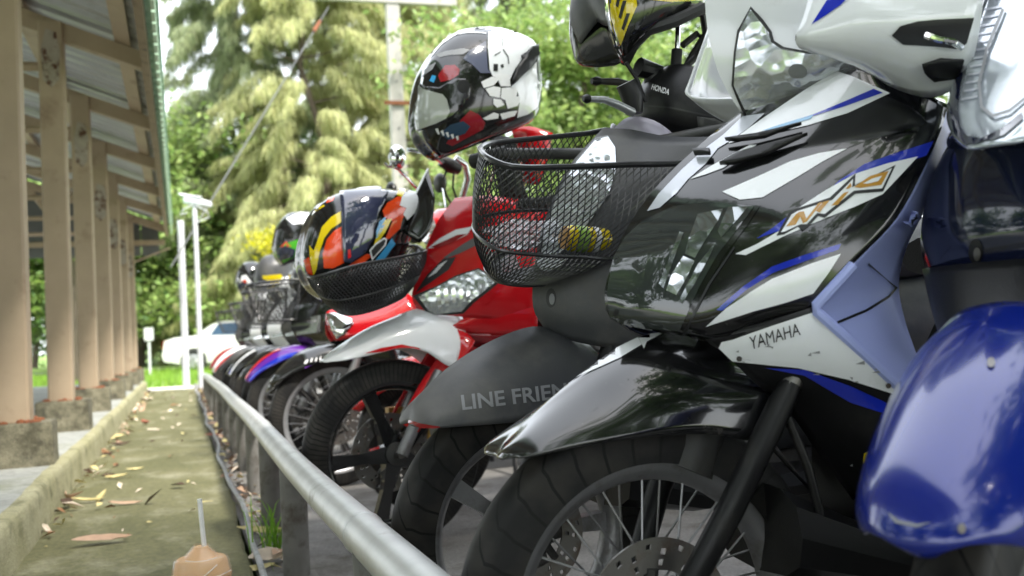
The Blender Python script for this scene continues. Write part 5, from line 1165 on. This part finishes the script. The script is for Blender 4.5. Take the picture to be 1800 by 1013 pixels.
R_['black2']=underbone(.66,4.85,3,'black motorbike with long plain fender behind the lettered one','black_gloss','black_gloss',style='cast',a0=20,mirrors=True)
R_['purple']=underbone(.58,5.4,2,'motorbike with purple, red and blue fender and a wire basket','purple','black_gloss',stripe='decal_blue',stripe2='red',bask=1.15,a0=28)
R_['grey']=underbone(.6,6.2,0,'black motorbike with a small wire basket beside the purple fender','black_gloss','grey_matt',style='cast',bask=1,a0=24)
R_['wb']=underbone(.58,6.95,2,'black and white fendered motorbike in the middle of the far row','black_gloss','white',style='cast',stripe2='white',a0=24)
R_['bl']=underbone(.6,7.8,0,'motorbike with a blue edged black fender and a basket in the far row','black_gloss','black_gloss',stripe='decal_blue',style='cast',bask=1,a0=22)
R_['gr']=underbone(.58,8.7,2,'grey fendered motorbike with white cowl in the far row','grey_matt','white',style='cast',a0=22)
R_['rw']=underbone(.56,9.7,0,'motorbike with red and white fender second from the far end','white','black_gloss',stripe='red',style='cast',bask=1,a0=18)
R_['last']=underbone(.56,10.8,0,'last motorbike of the row with dark red fender','dkred','grey_matt',style='cast',a0=18)
# chrome mirror and lever seen above the flame helmet belong to the red motorbike
# a red and white motorbike in the next row, glimpsed between the two nearest scooters
underbone(2.05,2.5,-70,'red and white motorbike glimpsed between the lilac leg shield and the blue scooter','white','red',R=.25,style='cast',stripe='red',bask=1.1)
# ================================================================ far helmets
def far_helmet(c,Y,w,mcol,label,graph=(),a=5):
    H=helmet(Y,a,c,label); x,y=c; k=w/220.; set_base(H,ony(x,y+w*.5,Y).z)
    sh_,sb=H.shell('shell',[((x+dx0*k,y+dy0*k),(x+dx1*k,y+dy1*k),vm) for (dx0,dy0),(dx1,dy1),vm in [((-7,-115),(17,-116),.015),((-55,-105),(60,-107),.07),((-95,-58),(104,-68),.112),((-108,-10),(108,-30),.122),((-113,30),(108,10),.12),((-100,82),(98,42),.108),((-75,115),(55,65),.07)]],M[mcol])
    for nm,pl,m in graph: H.decal(nm,[[(x+a_*k,y+b_*k) for a_,b_ in pl]],sb,M[m],sh_,.002,step=8)
    H.decal('visor',[[(x+a_*k,y+b_*k) for a_,b_ in [(-104,40),(-60,30),(-20,45),(-30,75),(-80,90)]]],sb,m_viso,sh_,.005,step=8)
    return H
far_helmet((528,420),5.6,92,'black_gloss','black helmet with green and orange flashes behind the flame helmet',[('green_flash',[(-105,60),(-60,20),(10,-5),(40,-40),(60,10),(0,60),(-70,100)],'green'),('orange_flash',[(-90,40),(-60,10),(-40,30),(-70,60)],'orange'),('white_top',[(-60,-85),(0,-112),(60,-100),(40,-70),(-30,-60)],'white')])
far_helmet((482,482),7.0,66,'grey_matt','grey helmet with yellow green panel in the far row',[('yellow_panel',[(-70,10),(40,0),(60,40),(-40,90)],'yellow')])
far_helmet((442,488),8.2,54,'black_gloss','black helmet with white and orange side in the far row',[('white_side',[(-100,0),(-40,-20),(0,30),(-60,100)],'white'),('orange_patch',[(-70,20),(-40,10),(-30,50),(-60,60)],'orange')])
# ================================================================ small things on the path
def leaf_mesh(L_,W_,curl,seed,m,n=9):
    g=np.random.default_rng(seed); v=[];f=[]
    for i in range(n):
        t=i/(n-1); w=W_*math.sin(math.pi*min(1,t*.97+.02))**.8*(1-.25*t); z=curl*(4*(t-.5)**2)*L_*.16; bend=.12*L_*math.sin(t*2.2+seed)
        for k,sx in enumerate((-1,-.5,0,.5,1)): v.append(((t-.5)*L_,bend+sx*w*.5,z+abs(sx)**1.5*w*.28*curl*1.6+g.normal()*.0008))
    for i in range(n-1):
        for k in range(4): f.append((i*5+k,i*5+k+1,(i+1)*5+k+1,(i+1)*5+k))
    me=bpy.data.meshes.new('fallen_leaf'); me.from_pydata(v,[],f); me.materials.append(m); me.polygons.foreach_set('use_smooth',[True]*len(f)); return me
LM=[mat('leaf_pinkish',srgb('ad8f78'),rough=.7,var=.2,vscale=25),mat('leaf_straw',srgb('c3b680'),rough=.7,var=.2,vscale=25),mat('leaf_brown',srgb('7d5a3c'),rough=.8,var=.3,vscale=25),mat('leaf_pale',srgb('cdbfae'),rough=.8,var=.2,vscale=25),mat('leaf_dark',srgb('4a382a'),rough=.8,var=.3,vscale=25),mat('leaf_red',srgb('9a6250'),rough=.7,var=.2,vscale=25)]
def leaf(px,py,z,L_,W_,rot,mi,curl,label,seed,tilt=0):
    p=onz(px,py,z); o=bpy.data.objects.new('fallen_leaf',leaf_mesh(L_,W_,curl,seed,LM[mi])); C.objects.link(o); o.location=(p.x,p.y,z+.004+W_*.11); o.rotation_euler=(math.radians(tilt or 14),0,math.radians(rot))
    tag(o,label,'leaf','fallen leaves')
PZ=.024
leaf(180,958,PZ,.17,.055,8,0,.35,'large pinkish brown leaf lying alone on the near path',1)
leaf(155,884,PZ,.12,.03,5,1,.7,'straw coloured curled leaf touching the dark tangle by the kerb',2)
leaf(222,886,PZ,.13,.03,-5,0,.3,'thin dull pink leaf pointing right in the middle of the path',3)
leaf(238,826,PZ,.085,.025,-5,1,.4,'small pale yellow leaf lying flat on the mid path',4)
leaf(205,842,PZ,.1,.03,5,1,.8,'yellow leaf curled over a dark one on the mid path',5)
leaf(190,841,PZ,.06,.03,0,4,.9,'dark curled scrap beside the yellow leaf on the mid path',6)
leaf(125,882,PZ,.14,.02,125,0,1.6,'upright curled brown leaf leaning on the kerb',7,35)
leaf(271,758,PZ,.1,.035,5,3,.4,'pale leaf lying at the middle of the far path',8)
leaf(254,747,PZ,.09,.06,60,5,1.2,'reddish curled leaf in the drift along the kerb',9,20)
leaf(212,783,PZ,.13,.04,10,4,.7,'dark shrivelled leaf at the edge of the drift',10)
leaf(190,801,PZ,.08,.03,0,4,.8,'small dark leaf near the kerb half way along',11)
leaf(118,893,PZ,.1,.05,70,4,1.,'blackened leaf clump against the kerb',12)
leaf(360,886,PZ,.06,.012,0,1,.2,'tiny yellow leaf behind the straw of the cup',13)
leaf(262,921,PZ,.02,.015,0,1,.2,'tiny yellow green leaf on the path before the orange cup',14)
for i,(px,py,L_,W_,rot,mi,cu,lb) in enumerate([
 (470,941,.19,.05,-10,1,.6,'long yellow leaf beneath the grass tuft by the rail'),
 (470,990,.1,.09,0,3,.5,'broad pale pink leaf folded beside the grass tuft'),
 (385,803,.07,.04,10,1,.5,'yellow leaf between the cable and the rail posts'),
 (392,834,.06,.04,0,1,.6,'ochre leaf above a brown one beside the cable'),
 (400,845,.07,.05,30,0,.7,'orange brown leaf beside the cable'),
 (374,769,.1,.05,0,5,.5,'reddish leaf on the paving by the far posts'),
 (375,748,.1,.05,10,0,.5,'pinkish leaf on the paving near the far rail'),
 (368,722,.12,.05,20,2,.5,'brown leaf near the far end of the rail'),
 (450,1003,.1,.04,5,1,.3,'pale yellow leaf at the bottom edge by the cable')]): leaf(px,py,.004,L_,W_,rot,mi,cu,lb,40+i)
# drift of small litter along the kerb and beside the rail
def litter(name,n,xf,yr,z,label,seed):
    g=np.random.default_rng(seed); V=[];F=[]
    for i in range(n):
        y=yr[0]+(yr[1]-yr[0])*g.uniform()**.8; x=xf(y,g); s=g.uniform(.006,.03)*(1 if g.uniform()<.8 else 1.8); a=g.uniform(0,6.28); t=g.normal(0,.4)
        e=Vector((math.cos(a),math.sin(a),t))*s; q=Vector((-math.sin(a),math.cos(a),g.normal(0,.4)))*s*g.uniform(.3,.6); p=Vector((x,y,z+abs(g.normal(0,.006))+s*.25)); k=len(V)
        V+=[p-e,p+q+Vector((0,0,s*.25)),p+e,p-q+Vector((0,0,s*.2))]; F.append((k,k+1,k+2,k+3))
    o=obj(name,V,F,LM[2],smooth=False,kind='stuff',label=label,cat='leaf litter')
    for m in (LM[3],LM[0],LM[4],LM[1]): o.data.materials.append(m)
    for p in o.data.polygons: p.material_index=int(g.integers(0,5))
litter('leaf_litter',220,lambda y,g:-.455+abs(g.normal(0,.045)),(3,15),PZ,'drift of small dry leaves along the foot of the kerb',1)
litter('leaf_litter',500,lambda y,g:.2+abs(g.normal(0,.05)),(2.3,15),.003,'dry leaf scraps between the cable and the rail',2)
litter('leaf_litter',80,lambda y,g:g.uniform(-.4,.15),(2.3,15),PZ-.001,'scattered crumbs of dry leaf on the mossy path',3)
# twig
b=MB(); b.tube([onz(384,772,.01),onz(400,790,.012),onz(420,808,.01),onz(432,815,.02)],[.006,.005,.004,.002],6); b.build('twig',m_bark,label='brown twig lying between the cable and the rail posts',cat='twig')
# grey cable along the path edge
ys=np.linspace(1.5,14.5,60); b=MB(); b.tube([(.178+.012*math.sin(y*2.1)+.006*math.sin(y*5.3),y,.03+.004*math.sin(y*3)) for y in ys],.0085,8); b.build('cable',mat('grey_cable',(.42,.43,.45),rough=.5,var=.15,vscale=10,dirt=srgb('6e6a58'),dscale=14,dlo=.5,dhi=.8),label='grey plastic conduit running along the right edge of the path',cat='cable')
# orange drink cup in a plastic bag with straw
cp_=onz(357,1075,PZ); cup=empty('drink_cup',(cp_.x,cp_.y,PZ),label='orange tea drink in a tied plastic cup with a white straw',cat='cup')
pz_=1800/((MC.transposed()@(cp_-EYE)).z); zt=lambda py:ony(357,py,cp_.y).z-PZ
m_tea=mat('orange_tea',srgb('ffcf8c'),rough=.3,var=.1,vscale=30,sub=.35); m_film=mat('milky_film',srgb('f3e6d0'),rough=.22,alpha=.3,coat=.5,bump=.25,bscale=40)
kk=1/pz_
b=MB(); b.lathe([(0,0),(42*kk,0),(50*kk,zt(1013)),(51*kk,zt(1009)),(48*kk,zt(1006)),(44*kk,zt(984)),(41*kk,zt(980)),(0,zt(980))],'z',24); b.build('cup',m_tea,cup)
b=MB(); b.lathe([(30*kk,zt(981)),(24*kk,zt(974)),(14*kk,zt(964)),(11*kk,zt(960)),(0,zt(961))],'z',20); b.build('neck',m_tea,cup)
g=np.random.default_rng(3); v=[];f=[]
for j,(r0,py) in enumerate(((46,1040),(53,1012),(51,1000),(46.5,981),(33,978),(27,973),(17,963),(13,957))):
    for i in range(28):
        a=2*math.pi*i/28; rr=(r0+g.normal()*.25+.3*math.sin(5*a+j))*kk; v.append((rr*math.cos(a),rr*math.sin(a),zt(py)+g.normal()*.2*kk))
for j in range(7):
    for i in range(28): f.append((j*28+i,j*28+(i+1)%28,(j+1)*28+(i+1)%28,(j+1)*28+i))
obj('bag_film',v,f,m_film,cup)
b=MB(); b.tube([(7*kk,0,zt(975)),(3.5*kk,0,zt(920)),(1*kk,0,zt(877))],4.2*kk,12); b.build('straw',mat('straw_plastic',(.95,.95,.96),rough=.35),cup)
m_cr=mat('film_crease',(.92,.88,.8),rough=.3)
fy=lambda dx,py,r_: (dx*kk,-math.sqrt(max(r_*r_-dx*dx,1))*kk,zt(py))
for L_ in ([(-49,1004,52.5),(-30,1006,53),(0,1007,53.5),(30,1006,53),(49,1004,52.5)],[(2,1003,53),(14,995,51),(26,987,49)],[(-26,979,32),(-10,980,34),(8,980,34),(26,979,32)]):
    b=MB(); b.tube([fy(dx,py,r_) for dx,py,r_ in L_],.9*kk,5); b.build('film_crease',m_cr,cup)
# grass tufts by the rail
def tuft(px,py,n,h,label,seed):
    p=onz(px,py,0); g=np.random.default_rng(seed); t=empty('grass_tuft',p,label=label,cat='grass'); b=MB()
    for i in range(n):
        a=g.uniform(0,6.28); l_=h*g.uniform(.5,1.1); q=Vector((math.cos(a),math.sin(a),0)); w=Vector((-q.y,q.x,0))*.0022; s=Vector((g.normal()*.02,g.normal()*.02,0)); k=g.uniform(.2,.8)
        P=[s,s+q*l_*k*.25+Vector((0,0,l_*.55)),s+q*l_*k*.6+Vector((0,0,l_*.85)),s+q*l_*k+Vector((0,0,l_*.95))]
        b.add([P[0]-w,P[0]+w,P[1]-w,P[1]+w,P[2]-w*.7,P[2]+w*.7,P[3]],[(0,1,3,2),(2,3,5,4),(4,5,6)])
    tag(b.build('blades',mat('tuft_green',srgb('7fae3a'),rough=.5,island=.3,sub=.4),t),kind='stuff')
tuft(478,975,46,.16,'thin green grass tuft beside the nearest visible rail post',4)
tuft(505,918,26,.12,'small grass tuft at the foot of the second rail post',5)
tuft(515,1000,18,.06,'low weeds in the dirt near the bottom edge by the rail',6)
